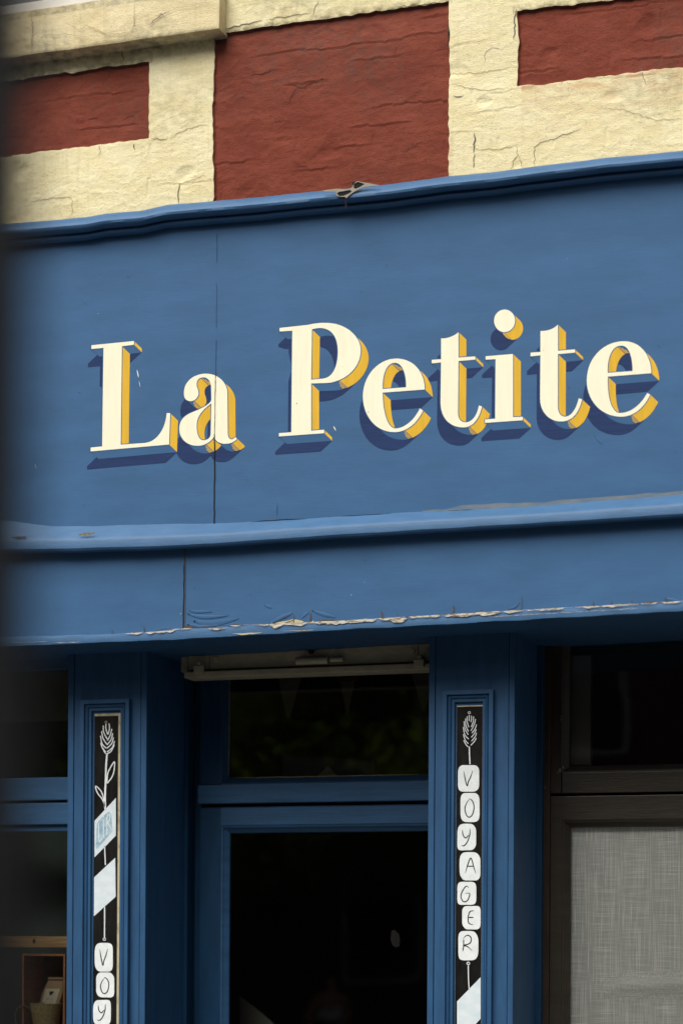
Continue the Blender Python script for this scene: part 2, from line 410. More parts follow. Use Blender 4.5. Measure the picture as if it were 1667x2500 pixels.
# projecting cornice band, upper left
def grid_face(name, x0, x1, z0, z1, Y, amp, mt, parent, step=.006, edge=True):
    gx = cuts(x0, x1, step, []); gz = cuts(z0, z1, step, [])
    vs, fs, di, st = [], [], [], []
    for z in gz:
        for x in gx:
            e = min(z-z0, x1-x); rr = max(0, .012-e)/.012
            vs.append((x+nz(x*9, z*9, 3)*.002*(e < .02), Y-amp*(nz(x*5, z*7, 8)*.5+nz(x*20, z*26, 2)*.22)+rr*rr*.003, z+nz(x*9, z*30, 5)*.0035*(e < .01)))
            di.append(min(1, 1.1*max(0, nz(x*2.2, z*3.1, 60))+(.6 if z1-z < .03 else 0))); st.append(max(0, nz(x*3, z*3, 70)))
    n = len(gx)
    for j in range(len(gz)-1):
        for i in range(n-1): a = j*n+i; fs.append((a, a+1, a+n+1, a+n))
    # right side return and underside
    k = len(vs); dz = len(gz)
    for z in gz: vs.append((x1, .03, z)); di.append(.3); st.append(0)
    for j in range(dz-1): fs.append((j*n+n-1, k+j, k+j+1, (j+1)*n+n-1))
    k2 = len(vs)
    for x in gx: vs.append((x, .03, z0-.004)); di.append(.8); st.append(0)
    for i in range(n-1): fs.append((k2+i, k2+i+1, i+1, i))
    o = mesh(name, vs, fs, mt, parent, True)
    for nm, arr in (('dirt', di), ('stain', st)):
        at = o.data.attributes.new(nm, 'FLOAT', 'POINT'); at.data.foreach_set('value', arr)
    mod = o.modifiers.new('e', 'EDGE_SPLIT'); mod.split_angle = R(50)
    return o
bz1 = uz(120, 19, -.09)
grid_face('cornice_band', XL, ux(535, 40, -.09), band_z0, bz1, -.09, .006, M['band'], wall)
box('cornice_top', XL, ux(535, 40, -.09)-.002, -.085, .03, bz1-.02, bz1-.002, M['band'], wall, .004)
win = thing('upper_window', (ux(60), 0, bz1), 'white window frame with grey pane just above the cornice band, top left corner', 'window')
box('sill_rail', XL, ux(420, 0, -.06), -.06, .05, bz1+.001, uz(120, -2, -.06), M['whiteframe'], win)
box('pane', XL, ux(420, 0, -.06), -.02, .03, uz(120, -2, -.06)+.002, uz(120, -2, -.06)+.9, M['greypane'], win)

# cracks and chips on the wall
cr_w = lambda x, z: wall_y(x, z)-.0022
cr_b = lambda x, z: -.0965
def jag(pts, a=2.0, seg=9):
    out = []
    for i in range(len(pts)-1):
        p, q = Vector(pts[i]), Vector(pts[i+1]); n = max(1, int((q-p).length/seg))
        for k in range(n):
            r = p.lerp(q, k/n); out.append((r.x+random.uniform(-a, a), r.y+random.uniform(-a, a)))
    return out+[tuple(pts[-1])]
def crack(pts, wd, mt='hair', Yf=cr_w, a=2.0, seg=9):
    vs, fs = ribbon_geo(jag(pts, a*1.2, seg*.7), wd*(.85 if mt == 'hair' else .62), Yf)
    mesh('crack', vs, fs, M[mt], wall)
for pts, wd, mt in [
    ([(438, 448), (437, 480), (436, 497)], 3.4, 'crack'), ([(438, 448), (470, 440), (500, 428)], 1.2, 'hair'),
    ([(75, 494), (110, 485), (150, 482), (176, 481)], 1.6, 'hair'), ([(168, 480), (177, 486)], 4, 'crack'), ([(176, 486), (178, 510), (174, 524)], 1.3, 'hair'),
    ([(328, 350), (330, 366)], 4, 'crack'), ([(370, 338), (400, 340), (412, 336)], 2.5, 'greydirt'),
    ([(243, 350), (245, 370), (240, 380)], 1.6, 'hair'), ([(415, 340), (440, 322), (470, 310), (508, 305)], 1.5, 'hair'),
    ([(300, 120), (302, 150)], 3, 'crack'), ([(245, 125), (262, 128)], 3.2, 'crack'), ([(318, 112), (322, 118)], 4, 'crack'), ([(446, 92), (450, 102)], 3, 'crack'),
    ([(1159, 326), (1158, 350), (1155, 372)], 6, 'greydirt'), ([(1157, 372), (1157, 392), (1155, 410)], 3.5, 'greydirt'),
    ([(1158, 363), (1200, 365), (1232, 362), (1262, 352)], 1.5, 'hair'), ([(1247, 412), (1252, 392), (1262, 378), (1260, 356)], 1.6, 'hair'),
    ([(1303, 410), (1304, 380), (1303, 358), (1320, 348), (1350, 338), (1390, 325), (1420, 312)], 2.0, 'crack'),
    ([(1264, 376), (1270, 395), (1273, 410)], 1.4, 'hair'), ([(1428, 304), (1431, 296)], 3, 'crack'),
    ([(1106, 234), (1130, 234)], 4, 'greydirt'), ([(1258, 22), (1256, 60), (1253, 95)], 5, 'greydirt'),
    ([(1181, 153), (1184, 130), (1200, 117), (1228, 119)], 1.6, 'greydirt'), ([(1090, 180), (1150, 178), (1215, 172), (1262, 162)], 1.4, 'hair'),
    ([(1092, 60), (1093, 95)], 4, 'crack'), ([(1560, 160), (1572, 190), (1578, 208)], 2, 'greydirt'), ([(1385, 210), (1386, 222)], 3, 'greydirt'),
    ([(1440, 260), (1520, 268), (1600, 292), (1667, 290)], 1.2, 'hair'), ([(1100, 205), (1180, 222), (1240, 214)], 1.4, 'hair'),
    ([(260, 170), (300, 166)], 3, 'crack'), ([(130, 186), (215, 175)], 4.5, 'crack'), ([(305, 162), (352, 153)], 3, 'crack'),
    ([(545, 70), (590, 62), (640, 50)], 3.0, 'crack'), ([(650, 48), (760, 32)], 2.2, 'crack'), ([(960, 18), (1080, 5)], 2.4, 'crack'), ([(765, 35), (770, 15), (778, 0)], 1.8, 'crack')]:
    crack(pts, wd, mt)
DR = mat('dark_red_fissure', (.045, .012, .008), .9, .2)
M['dred'] = mat('dark_red_crevice', (.075, .020, .013), .9, .2)
for pts, wd in [([(700, 198), (722, 210), (735, 215), (758, 205), (790, 190)], 2.2), ([(722, 216), (712, 235), (706, 250), (690, 246)], 2.6),
                ([(612, 184), (640, 178), (680, 168)], 3), ([(720, 408), (752, 404)], 2.6), ([(980, 372), (1010, 358), (1032, 345)], 2.2),
                ([(1080, 118), (1093, 112), (1095, 88)], 2.2), ([(300, 290), (330, 278)], 2.4), ([(215, 292), (240, 286)], 2.8), ([(660, 300), (710, 292)], 1.8),
                ([(905, 262), (930, 258)], 1.8), ([(1310, 70), (1322, 71)], 3)]:
    crack(pts, wd, 'dred')
for pts, wd, mt in [([(362, 60), (380, 48), (395, 36), (418, 24)], 3.2, 'greydirt'), ([(378, 40), (392, 34), (405, 40)], 2.2, 'greydirt'),
    ([(150, 55), (170, 60), (185, 70), (200, 72), (210, 62), (240, 74), (262, 86), (320, 78), (328, 60), (330, 0)], 1.5, 'hair'),
    ([(78, 35), (78, 80), (77, 118)], 1.8, 'hair'), ([(128, 74), (130, 84)], 3.6, 'greydirt'), ([(420, 22), (470, 14), (525, 4)], 1.1, 'hair'), ([(88, 92), (130, 84), (165, 82), (200, 96), (240, 96)], 1.3, 'hair')]:
    crack(pts, wd, mt, cr_b)

# ------------------------------------------------------------------ fascia with sign, cornice, ledge and trim
SY = -.32
fascia = thing('shop_fascia', (W(834, 1000, SY).x, SY, W(834, 1540, SY).z), 'blue painted shop fascia with a hand painted sign between two mouldings', 'shop sign')
top_line = [(-170, 568), (0, 549), (16, 548), (110, 541), (213, 532), (255, 524), (346, 516), (404, 503), (470, 497), (532, 492), (640, 483), (740, 472), (830, 464), (870, 460), (951, 452), (1089, 433), (1206, 422), (1300, 409), (1392, 398), (1480, 387), (1560, 380), (1667, 370), (1880, 344)]
US = list(range(-170, 1881, 10))
def loft(name, prof, us, mt, parent, smooth=True, wob=1.0, split=35, label=None):
    """prof: list of (function u->v, Y)"""
    vs, fs = [], []
    for u in us:
        for k, (fv, Y) in enumerate(prof):
            wv = nz(u*.013, k*.35, 5)*1.4*wob+nz(u*.06, k*.8, 9)*.5*wob
            p = W(u, fv(u)+wv, Y); vs.append((p.x, p.y+nz(u*.02, k*1.3, 77)*.0007*wob, p.z))
    n = len(prof)
    for i in range(len(us)-1):
        for k in range(n-1): a = i*n+k; fs.append([a, a+1, a+n+1, a+n])
    o = mesh(name, vs, fs, mt, parent, smooth, label)
    md = o.modifiers.new('e', 'EDGE_SPLIT'); md.split_angle = R(split)
    return o
T = lambda off: (lambda u: interp(top_line, u)+off)
JX = 843
def cornice(us, dx):
    return loft('cornice_moulding', [(T(-2), SY+.07), (T(0), SY-.042+dx), (T(4), SY-.062+dx), (T(9), SY-.076+dx), (T(15), SY-.082+dx), (T(21), SY-.080+dx), (T(27), SY-.072+dx), (T(32), SY-.058+dx), (T(34.5), SY-.044), (T(36), SY-.030),
                     (T(38), SY-.030), (T(38.5), SY-.038), (T(42), SY-.042), (T(46), SY-.038), (T(50), SY-.030), (T(52), SY-.022), (T(54), SY-.012), (T(56), SY+.01)], us, M['blue_trim'], fascia, wob=.6)
cornice([u for u in US if u < JX]+[JX], 0.004); cornice([JX+.6]+[u for u in US if u > JX], -.004)
# torn flashing on top of the cornice joint
Z8 = lambda pts: [(780+a*.1403, 420+b*.1403) for a, b in pts]
flat_poly('torn_flashing', [Z8(smooth_pts([(60, 322), (160, 306), (290, 290), (430, 300), (520, 292), (575, 250), (610, 190), (665, 158), (730, 174), (830, 190), (960, 214), (1060, 236), (960, 240), (860, 250), (740, 275), (640, 320), (570, 365), (500, 420), (470, 450), (430, 430), (330, 425), (285, 385), (290, 350), (160, 342), (60, 338)], 3)),
          Z8([(600, 205), (665, 168), (785, 208), (700, 262), (630, 292), (590, 275)]), Z8([(300, 372), (335, 345), (535, 310), (560, 335), (520, 368), (430, 412), (340, 418)])], SY-.090, M['primer'], fascia, 'torn pale flashing lifting off the blue cornice', thick=.003)
flat_poly('flashing_hole_shade', [Z8([(560, 180), (665, 160), (800, 205), (700, 290), (600, 300)])], SY-.087, M['flat_black'], fascia)  # black sheets just behind the tear, hole shade painted as colour
flat_poly('flashing_hole_shade', [Z8([(290, 372), (335, 335), (545, 300), (575, 335), (520, 380), (430, 420), (330, 422)])], SY-.087, M['flat_black'], fascia)
mesh('cornice_joint', *ribbon_geo([(845, 483), (842, 490), (844, 498), (849, 505)], 2.4, SY-.089), M['flat_black'], fascia)

seam_x = W(527, 900, SY).x
Lg = lambda pts: (lambda u: interp(pts, u))
ledge_b = [(-170, 1262), (0, 1270), (32, 1272), (85, 1280), (133, 1285), (229, 1285), (319, 1281), (452, 1279), (553, 1277), (690, 1270), (834, 1261), (1020, 1249), (1153, 1244), (1312, 1235), (1392, 1228), (1530, 1218), (1667, 1207), (1880, 1190)]
ledge_f = [(-170, 1320), (0, 1317), (160, 1316), (372, 1310), (532, 1303), (834, 1282), (1100, 1266), (1365, 1251), (1667, 1229), (1880, 1213)]
ledge_l = [(-170, 1350), (0, 1347), (160, 1345), (372, 1339), (532, 1331), (834, 1310), (1259, 1285), (1667, 1260), (1880, 1246)]
def board(name, u0, u1, vt, vb, x_seam=None, side=0, label=None):
    """sign boards: gently uneven sheet, with a real thickness at the seam"""
    us = [u0+(u1-u0)*i/80 for i in range(81)]
    vs, fs = [], []
    for u in us:
        for k in range(13):
            t = k/12; v = vt(u)*(1-t)+vb(u)*t
            p = W(u, v, SY); x, y, z = p
            if x_seam is not None and u == (u1 if side < 0 else u0): x = x_seam
            y -= .0016*nz(x*1.8, z*2.2, 50)*(1 if 0 < k < 12 else 0)
            vs.append((x, y, z))
    for i in range(80):
        for k in range(12): a = i*13+k; fs.append([a, a+1, a+14, a+13])
    o = mesh(name, vs, fs, M['blue'], fascia, True, label)
    s = o.modifiers.new('s', 'SOLIDIFY'); s.thickness = .014; s.offset = -1; e = o.modifiers.new('e', 'EDGE_SPLIT'); e.split_angle = R(30)
    return o
cb = T(45); lt = lambda u: Lg(ledge_b)(u)+12
board('sign_panel', -170, 527.0, cb, lt, seam_x, -1, 'sign board left of the vertical seam')
board('sign_panel', 527.0, 1880, cb, lt, seam_x, 1, 'sign board right of the vertical seam')
loft('ledge_moulding', [(Lg(ledge_b), SY-.001), (lambda u: Lg(ledge_b)(u)*.15+Lg(ledge_f)(u)*.85, SY-.050), (Lg(ledge_f), SY-.058), (lambda u: Lg(ledge_f)(u)*.8+Lg(ledge_l)(u)*.2, SY-.063), (lambda u: Lg(ledge_f)(u)*.2+Lg(ledge_l)(u)*.8, SY-.063), (Lg(ledge_l), SY-.056), (lambda u: Lg(ledge_l)(u)+4, SY-.028), (lambda u: Lg(ledge_l)(u)+6, SY+.012)], US, M['blue_trim'], fascia, wob=.8, split=28)
trim_t = [(-170, 1560), (0, 1555), (160, 1551), (298, 1547), (452, 1534), (660, 1525), (834, 1517), (1100, 1501), (1365, 1486), (1667, 1469), (1880, 1455)]
trim_b = [(-170, 1590), (0, 1580), (160, 1574), (346, 1566), (532, 1557), (691, 1548), (834, 1539), (1100, 1525), (1365, 1510), (1667, 1493), (1880, 1478)]
seam2 = W(448, 1440, SY).x
board('lower_board', -170, 448.0, lambda u: Lg(ledge_l)(u)-10, lambda u: Lg(trim_t)(u)+4, seam2, -1, 'plain blue board under the ledge, left of the seam')
board('lower_board', 448.0, 1880, lambda u: Lg(ledge_l)(u)-10, lambda u: Lg(trim_t)(u)+4, seam2, 1, 'plain blue board under the ledge, right of the seam')
loft('bottom_trim', [(Lg(trim_t), SY+.002), (lambda u: Lg(trim_t)(u)+1.5, SY-.014), (lambda u: Lg(trim_t)(u)*.5+Lg(trim_b)(u)*.5, SY-.018), (lambda u: Lg(trim_b)(u)-2, SY-.016), (Lg(trim_b), SY-.006)], US, M['blue_trim'], fascia, wob=1.5)
# soffit from the bottom edge back to the glazing
vs, fs = [], []
for u in US:
    p = W(u, Lg(trim_b)(u), SY-.004)
    vs += [(p.x, p.y, p.z), (p.x, .75, p.z+.012), (p.x, .75, p.z+.05), (p.x, SY+.02, p.z+.05)]
for i in range(len(US)-1):
    for k in range(3): a = i*4+k; fs.append([a, a+1, a+5, a+4])
mesh('soffit', vs, fs, M['blue_wood'], fascia)
SOFZ = lambda x: float(np.interp(x, [W(u, 0, 0).x for u in US[::8]], [W(u, Lg(trim_b)(u), SY-.004).z for u in US[::8]]))
# seams
SM = [([(530, 570), (529, 640)], .8, 'navy'), ([(529, 690), (528, 800)], .7, 'navy'), ([(528, 830), (526, 930)], .9, 'navy'), ([(526, 930), (525, 1020), (524, 1060)], 1.3, 'crack'), ([(524, 1060), (524, 1150), (523, 1281)], 2.6, 'flat_black'),
      ([(451, 1342), (450, 1380)], 1.6, 'crack'), ([(450, 1380), (449, 1460), (447, 1535)], 2.3, 'flat_black'), ([(453, 1365), (451, 1535)], 1.0, 'wood_dark')]
for pts, wd, mt in SM:
    vs, fs = ribbon_geo(jag(pts, .5, 14), wd, SY-.0036, taper=False); mesh('seam', vs, fs, M[mt], fascia)
vs, fs = ribbon_geo(jag([(677, 1228), (676, 1262)], .4), 1.0, SY-.0025); mesh('seam', vs, fs, M['navy'], fascia)

# peeling paint and bare wood along the bottom edge
def peel_strip(u0, u1, top, thick, mt, Y, seed):
    up, lo = [], []
    n = int((u1-u0)/5)
    for i in range(n+1):
        u = u0+(u1-u0)*i/n; e = min(1, i/3, (n-i)/3)
        a = Lg(trim_t)(u)+top+nz(u*.05, seed, 1)*1.2
        b = a+e*max(.5, thick*(.62+1.2*nz(u*.019, seed, 2)+.5*nz(u*.07, seed, 6))+1.6*nz(u*.2, seed, 3))
        up.append((u, a)); lo.append((u, b))
    flat_poly('bare_wood', [up+lo[::-1]], Y, M[mt], fascia)
for u0, u1, tp, th, mt, sd_ in [(295, 352, 0, 4, 'wood', 1), (355, 430, 2, 8, 'wood', 2), (420, 470, 0, 4, 'wood', 8), (508, 560, 3, 7, 'wood', 3), (560, 660, -2, 3.5, 'wood', 4), (655, 1000, -2, 11, 'wood', 5), (990, 1230, -2, 9, 'wood', 6), (1225, 1667, -2, 5, 'wood', 7), (1667, 1880, -2, 4, 'wood', 9),
                              (565, 640, 18, 4, 'oldcream', 11), (690, 770, 17, 3, 'oldcream', 12), (130, 200, 17, 1.2, 'wood', 14), (20, 120, 14, 1.0, 'wood', 15), (1190, 1560, 10, .8, 'wood', 16)]:
    peel_strip(u0, u1, tp, th, mt, SY-.0215, sd_)
Z6 = lambda pts: [(560+a*.2551, 1450+b*.2551) for a, b in pts]
FL = [Z6([(385, 300), (470, 270), (560, 255), (610, 240), (640, 245), (700, 258), (720, 275), (600, 288), (480, 294)]), Z6([(785, 275), (800, 252), (812, 276)]), Z6([(830, 272), (880, 248), (1000, 248), (1040, 250), (960, 262)]),
      Z6([(0, 298), (60, 290), (150, 298), (205, 310), (0, 322)]), [(451, 1535), (452, 1527), (466, 1528), (480, 1533), (463, 1537)]]
for f, mt in zip(FL, ('oldcream', 'oldcream', 'wood_dark', 'wood_dark', 'wood_dark')):
    flat_poly('peeled_patch', [f], SY-.0045, M[mt], fascia)
def spike(u, h, wd):
    b = Lg(trim_t)(u)
    flat_poly('paint_split', [[(u-wd, b+1), (u-wd*.5, b-h*.6), (u-.6, b-h), (u+1.0, b-h*.9), (u+wd*.6, b-h*.4), (u+wd, b+1)]], SY-.0055, M['wood_dark'], fascia)
for u, h, wd in [(717, 22, 1.5), (757, 28, 2.6), (931, 22, 2.5), (970, 9, 1), (1106, 24, 3), (1133, 9, 1), (1175, 10, 4), (1272, 36, 1.2), (1447, 14, 1.8), (1491, 13, 2.4), (1541, 12, 1.6), (1625, 12, 2), (352, 14, 1.2), (274, 14, .9)]:
    spike(u, h, wd)
for pts, wd in [([(690, 1523), (720, 1512), (716, 1499)], 1.4), ([(655, 1526), (690, 1508), (714, 1497)], 1.2), ([(915, 1513), (945, 1510)], 2.4), ([(1120, 1503), (1165, 1495), (1180, 1497)], 2), ([(1235, 1493), (1272, 1489)], 2), ([(1430, 1482), (1500, 1478)], 2), ([(1515, 1478), (1560, 1474), (1600, 1470), (1640, 1466)], 2.6),
                ([(380, 1539), (420, 1535)], 2.2), ([(470, 1532), (520, 1528), (560, 1527)], 1.6)]:
    vs, fs = ribbon_geo(jag(pts, .8, 7), wd, SY-.0058); mesh('paint_split', vs, fs, M['crack'], fascia)
# wrinkled lifted paint: small ridges standing proud of the board
def ridge(pts, wd, h):
    P = smooth_pts(pts, 5); vs, fs = [], []
    for i, p in enumerate(P):
        e = math.sin(math.pi*min(1, max(0, i/(len(P)-1)))); t = Vector(P[min(i+1, len(P)-1)])-Vector(P[max(i-1, 0)]); t.normalize(); nn = Vector((-t.y, t.x))
        for s, hh in ((-1, 0), (-.4, .8), (0, 1), (.4, .7), (1, 0)):
            q = Vector(p)+nn*wd*1.25*s*e; vs.append(W(q.x, q.y, SY-.0008-.30*h*hh*e))
    for i in range(len(P)-1):
        for k in range(4): a = i*5+k; fs.append([a, a+1, a+6, a+5])
    mesh('paint_wrinkle', vs, facing(vs, fs), M['blue'], fascia, True)
for pts, wd, h in [([(456, 1498), (500, 1506), (560, 1502)], 4, .004), ([(470, 1516), (520, 1521), (585, 1509)], 6, .004), ([(455, 1524), (500, 1530), (540, 1524)], 3.5, .004), ([(462, 1490), (480, 1493), (520, 1493)], 3, .003),
                   ([(655, 1524), (690, 1506), (716, 1495)], 4, .005), ([(760, 1490), (790, 1500), (820, 1508)], 4, .005), ([(735, 1510), (745, 1500), (754, 1493)], 3, .004), ([(645, 1477), (655, 1480), (664, 1484)], 3, .003),
                   ([(1620, 1462), (1640, 1464), (1660, 1470)], 3.5, .004), ([(1240, 1487), (1255, 1482), (1268, 1470)], 2.5, .003), ([(1450, 1063), (1460, 1074), (1470, 1086)], 2.5, .002)]:
    ridge(pts, wd, h)
rs = random.Random(12)
for i in range(46):
    u, v = rs.uniform(60, 1650), rs.uniform(620, 1240) if i % 3 else rs.uniform(1360, 1500)
    k = rs.uniform(.7, 1.5)
    flat_poly('paint_speck', [[(u+k*rs.uniform(.6, 1.2)*math.cos(a), v+k*rs.uniform(.6, 1.2)*math.sin(a)) for a in (0, 1.2, 2.4, 3.7, 5)]], SY-.0035, M[rs.choice(['navy', 'navy', 'greydirt', 'crack', 'pale'])], fascia)
# little chips and scratches
for pts, wd, mt in [([(335, 903), (339, 922)], 2.4, 'white'), ([(340, 930), (343, 945)], 1.3, 'white'), ([(814, 1040), (820, 1052)], 2.4, 'letter'), ([(86, 1134), (89, 1143)], 2, 'letter'), ([(1604, 842), (1608, 846)], 4, 'navy')]:
    mesh('scratch', *ribbon_geo(pts, wd, SY-.003), M[mt], fascia)
flat_poly('rust_patch', [[(190, 1306), (198, 1302), (212, 1300), (226, 1300), (234, 1299), (229, 1303), (220, 1306), (208, 1308), (198, 1307)]], SY-.062, M['greydirt'], fascia)
flat_poly('rust_patch', [[(28, 1312), (45, 1310), (66, 1310), (62, 1314), (40, 1315)]], SY-.062, M['wood_dark'], fascia)
def cavity(pts, wd): mesh('ledge_gap', *ribbon_geo(jag(pts, .7, 12), wd, SY-.0035), M['flat_black'], fascia)
cavity([(610, 1275), (700, 1268), (745, 1267)], 2.2); cavity([(834, 1260), (960, 1254)], 1.6); cavity([(1060, 1249), (1150, 1244)], 1.8)
# grey smear of old filler above the ledge on the right
GS = mat('grey_filler_smear', (.16, .18, .20), .7, 0, (12, 12, 40), bump=.3, col2=(.08, .14, .22))
up = [(u, Lg(ledge_b)(u)-(3+9*sstep(1080, 1140, u)*(1-.35*sstep(1180, 1300, u))+4*nz(u*.02, 3, 3))) for u in range(1030, 1881, 14)]
lo = [(u, Lg(ledge_b)(u)+3) for u in range(1030, 1881, 14)]
flat_poly('filler_smear', [up+lo[::-1]], SY-.0028, GS, fascia)

# ------------------------------------------------------------------ lettering
def parse(path, ox, oy, s):
    pts = []; cur = None
    for cmd, args in re.findall(r'([MLC])([^MLC]*)', path):
        nums = [float(t) for t in re.findall(r'-?\d+\.?\d*', args)]
        if cmd in 'ML':
            for i in range(0, len(nums), 2): cur = (nums[i], nums[i+1]); pts.append(cur)
        else:
            for i in range(0, len(nums), 6):
                p0 = Vector(cur); p1, p2, p3 = (Vector(nums[i+k:i+k+2]) for k in (0, 2, 4))
                for k in range(1, 15):
                    t = k/14; q = p0*(1-t)**3+p1*3*t*(1-t)**2+p2*3*t*t*(1-t)+p3*t**3; pts.append((q.x, q.y))
                cur = tuple(p3)
    pts = [(ox+a*s+.22*nz(a*.03, b*.03, 1), oy+b*s+.22*nz(a*.03, b*.03, 9)) for a, b in pts]
    out = [pts[0]]
    for p in pts[1:]:
        if (Vector(p)-Vector(out[-1])).length > .15: out.append(p)
    if (Vector(out[0])-Vector(out[-1])).length < .3: out.pop()
    return out
Z3 = (180, 740, 500/1568); Z4 = (650, 720, 550/1568); Z5 = (1130, 720, 537/1568)
LET = [
 ('L', Z3, ["M138,323 L463,290 L463,318 L371,330 L362,1084 L550,1070 C640,1060 705,960 713,842 L740,842 L732,1082 L132,1135 L132,1106 L220,1097 L230,342 L138,351"]),
 ('a', Z3, ["M1015,540 C1100,540 1170,600 1177,680 L1180,990 C1180,1030 1195,1045 1215,1043 C1225,1040 1232,1030 1240,1026 L1250,1040 C1235,1058 1205,1076 1170,1076 C1120,1080 1085,1058 1075,1022 C1050,1065 1000,1092 950,1092 C860,1092 810,1030 810,965 C810,900 840,865 910,835 C970,810 1055,775 1055,735 L1053,640 C1050,590 1020,568 995,568 C955,568 935,600 944,640 C957,670 962,700 950,715 C935,745 905,752 890,750 C850,745 843,715 845,680 C848,600 920,540 1015,540",
           "M1055,768 C1010,800 950,850 943,920 C938,990 955,1048 990,1050 C1025,1052 1050,1030 1050,1000"]),
 ('P', Z4, ["M93,230 L290,208 C340,197 380,193 430,195 C560,200 655,290 657,385 C657,500 560,598 430,612 L313,616 L313,945 L403,938 L403,962 L88,985 L88,962 L175,956 L181,249 L93,254",
           "M318,240 C340,232 370,228 390,231 C460,240 500,300 498,400 C497,500 460,580 390,583 L313,590"]),
 ('e', Z4, ["M1102,658 L810,680 C808,800 840,925 895,930 C960,930 1030,870 1068,790 L1090,805 C1050,890 980,955 890,955 C760,955 672,840 672,705 C672,560 780,443 905,443 C1020,443 1100,530 1102,658",
           "M810,655 L972,643 C975,560 950,473 895,472 C830,472 805,570 810,655"]),
 ('t', Z4, ["M1215,303 C1260,305 1310,285 1336,258 L1336,436 L1453,428 L1453,450 L1336,460 L1333,820 C1333,860 1350,887 1385,887 C1430,887 1465,840 1478,770 L1500,776 C1480,860 1440,922 1370,922 C1270,922 1212,850 1212,750 L1215,470 L1150,476 L1150,452 L1215,448"]),
 ('i', Z5, ["M160,437 L355,421 L355,871 L425,869 L425,893 L155,912 L155,888 L228,882 L231,458 L160,461"]),
 ('i dot', Z5, ["M295,104 C336,104 370,140 370,184 C370,228 336,265 295,265 C254,265 220,228 220,184 C220,140 254,104 295,104"]),
 ('t', Z5, ["M550,257 C600,260 650,240 675,211 L676,398 L797,388 L797,411 L675,422 L674,790 C674,840 695,868 725,868 C770,868 808,810 822,737 L847,744 C825,840 780,900 700,902 C610,904 548,830 548,740 L550,430 L480,438 L480,411 L550,407"]),
 ('e', Z5, ["M1340,558 L1030,582 C1025,740 1060,840 1115,842 C1190,842 1260,790 1310,700 L1332,710 C1290,800 1220,868 1125,868 C980,868 880,750 880,610 C880,450 1000,330 1145,330 C1270,330 1340,440 1340,558",
           "M1030,555 L1206,543 C1208,440 1180,360 1125,361 C1050,362 1025,470 1030,555"])]
A = Vector((19.3, 18.6)); B = Vector((-8.8, 45.0)); ang_a = A.normalized()
def wp(p, h): return W(p[0], p[1], SY-h)
def runs(V_, F_):
    # group quads that touch each other
    key = lambda v: (round(v.x, 5), round(v.z, 5)); par = list(range(len(F_))); own = {}
    def find(a):
        while par[a] != a: a = par[a]
        return a
    for i, f in enumerate(F_):
        for a in f:
            k = key(V_[a])
            if k in own: par[find(i)] = find(own[k])
            else: own[k] = i
    g = {}
    for i in range(len(F_)): g.setdefault(find(i), []).append(F_[i])
    out = []
    for fl in g.values():
        vv, ff = [], []
        for f in fl:
            n = len(vv); vv += [V_[a] for a in f]; ff.append(list(range(n, n+len(f))))
        out.append((vv, ff))
    return out
def area(L): return sum(L[i][0]*L[(i+1) % len(L)][1]-L[(i+1) % len(L)][0]*L[i][1] for i in range(len(L)))/2
WORDS = ['cream capital L of the word La', 'cream letter a crossed by the board seam', 'cream capital P of the word Petite', 'cream letter e after the capital P', 'first cream letter t of Petite', 'cream stem of the letter i', 'round cream dot of the letter i', 'second cream letter t of Petite', 'last cream letter e of Petite']
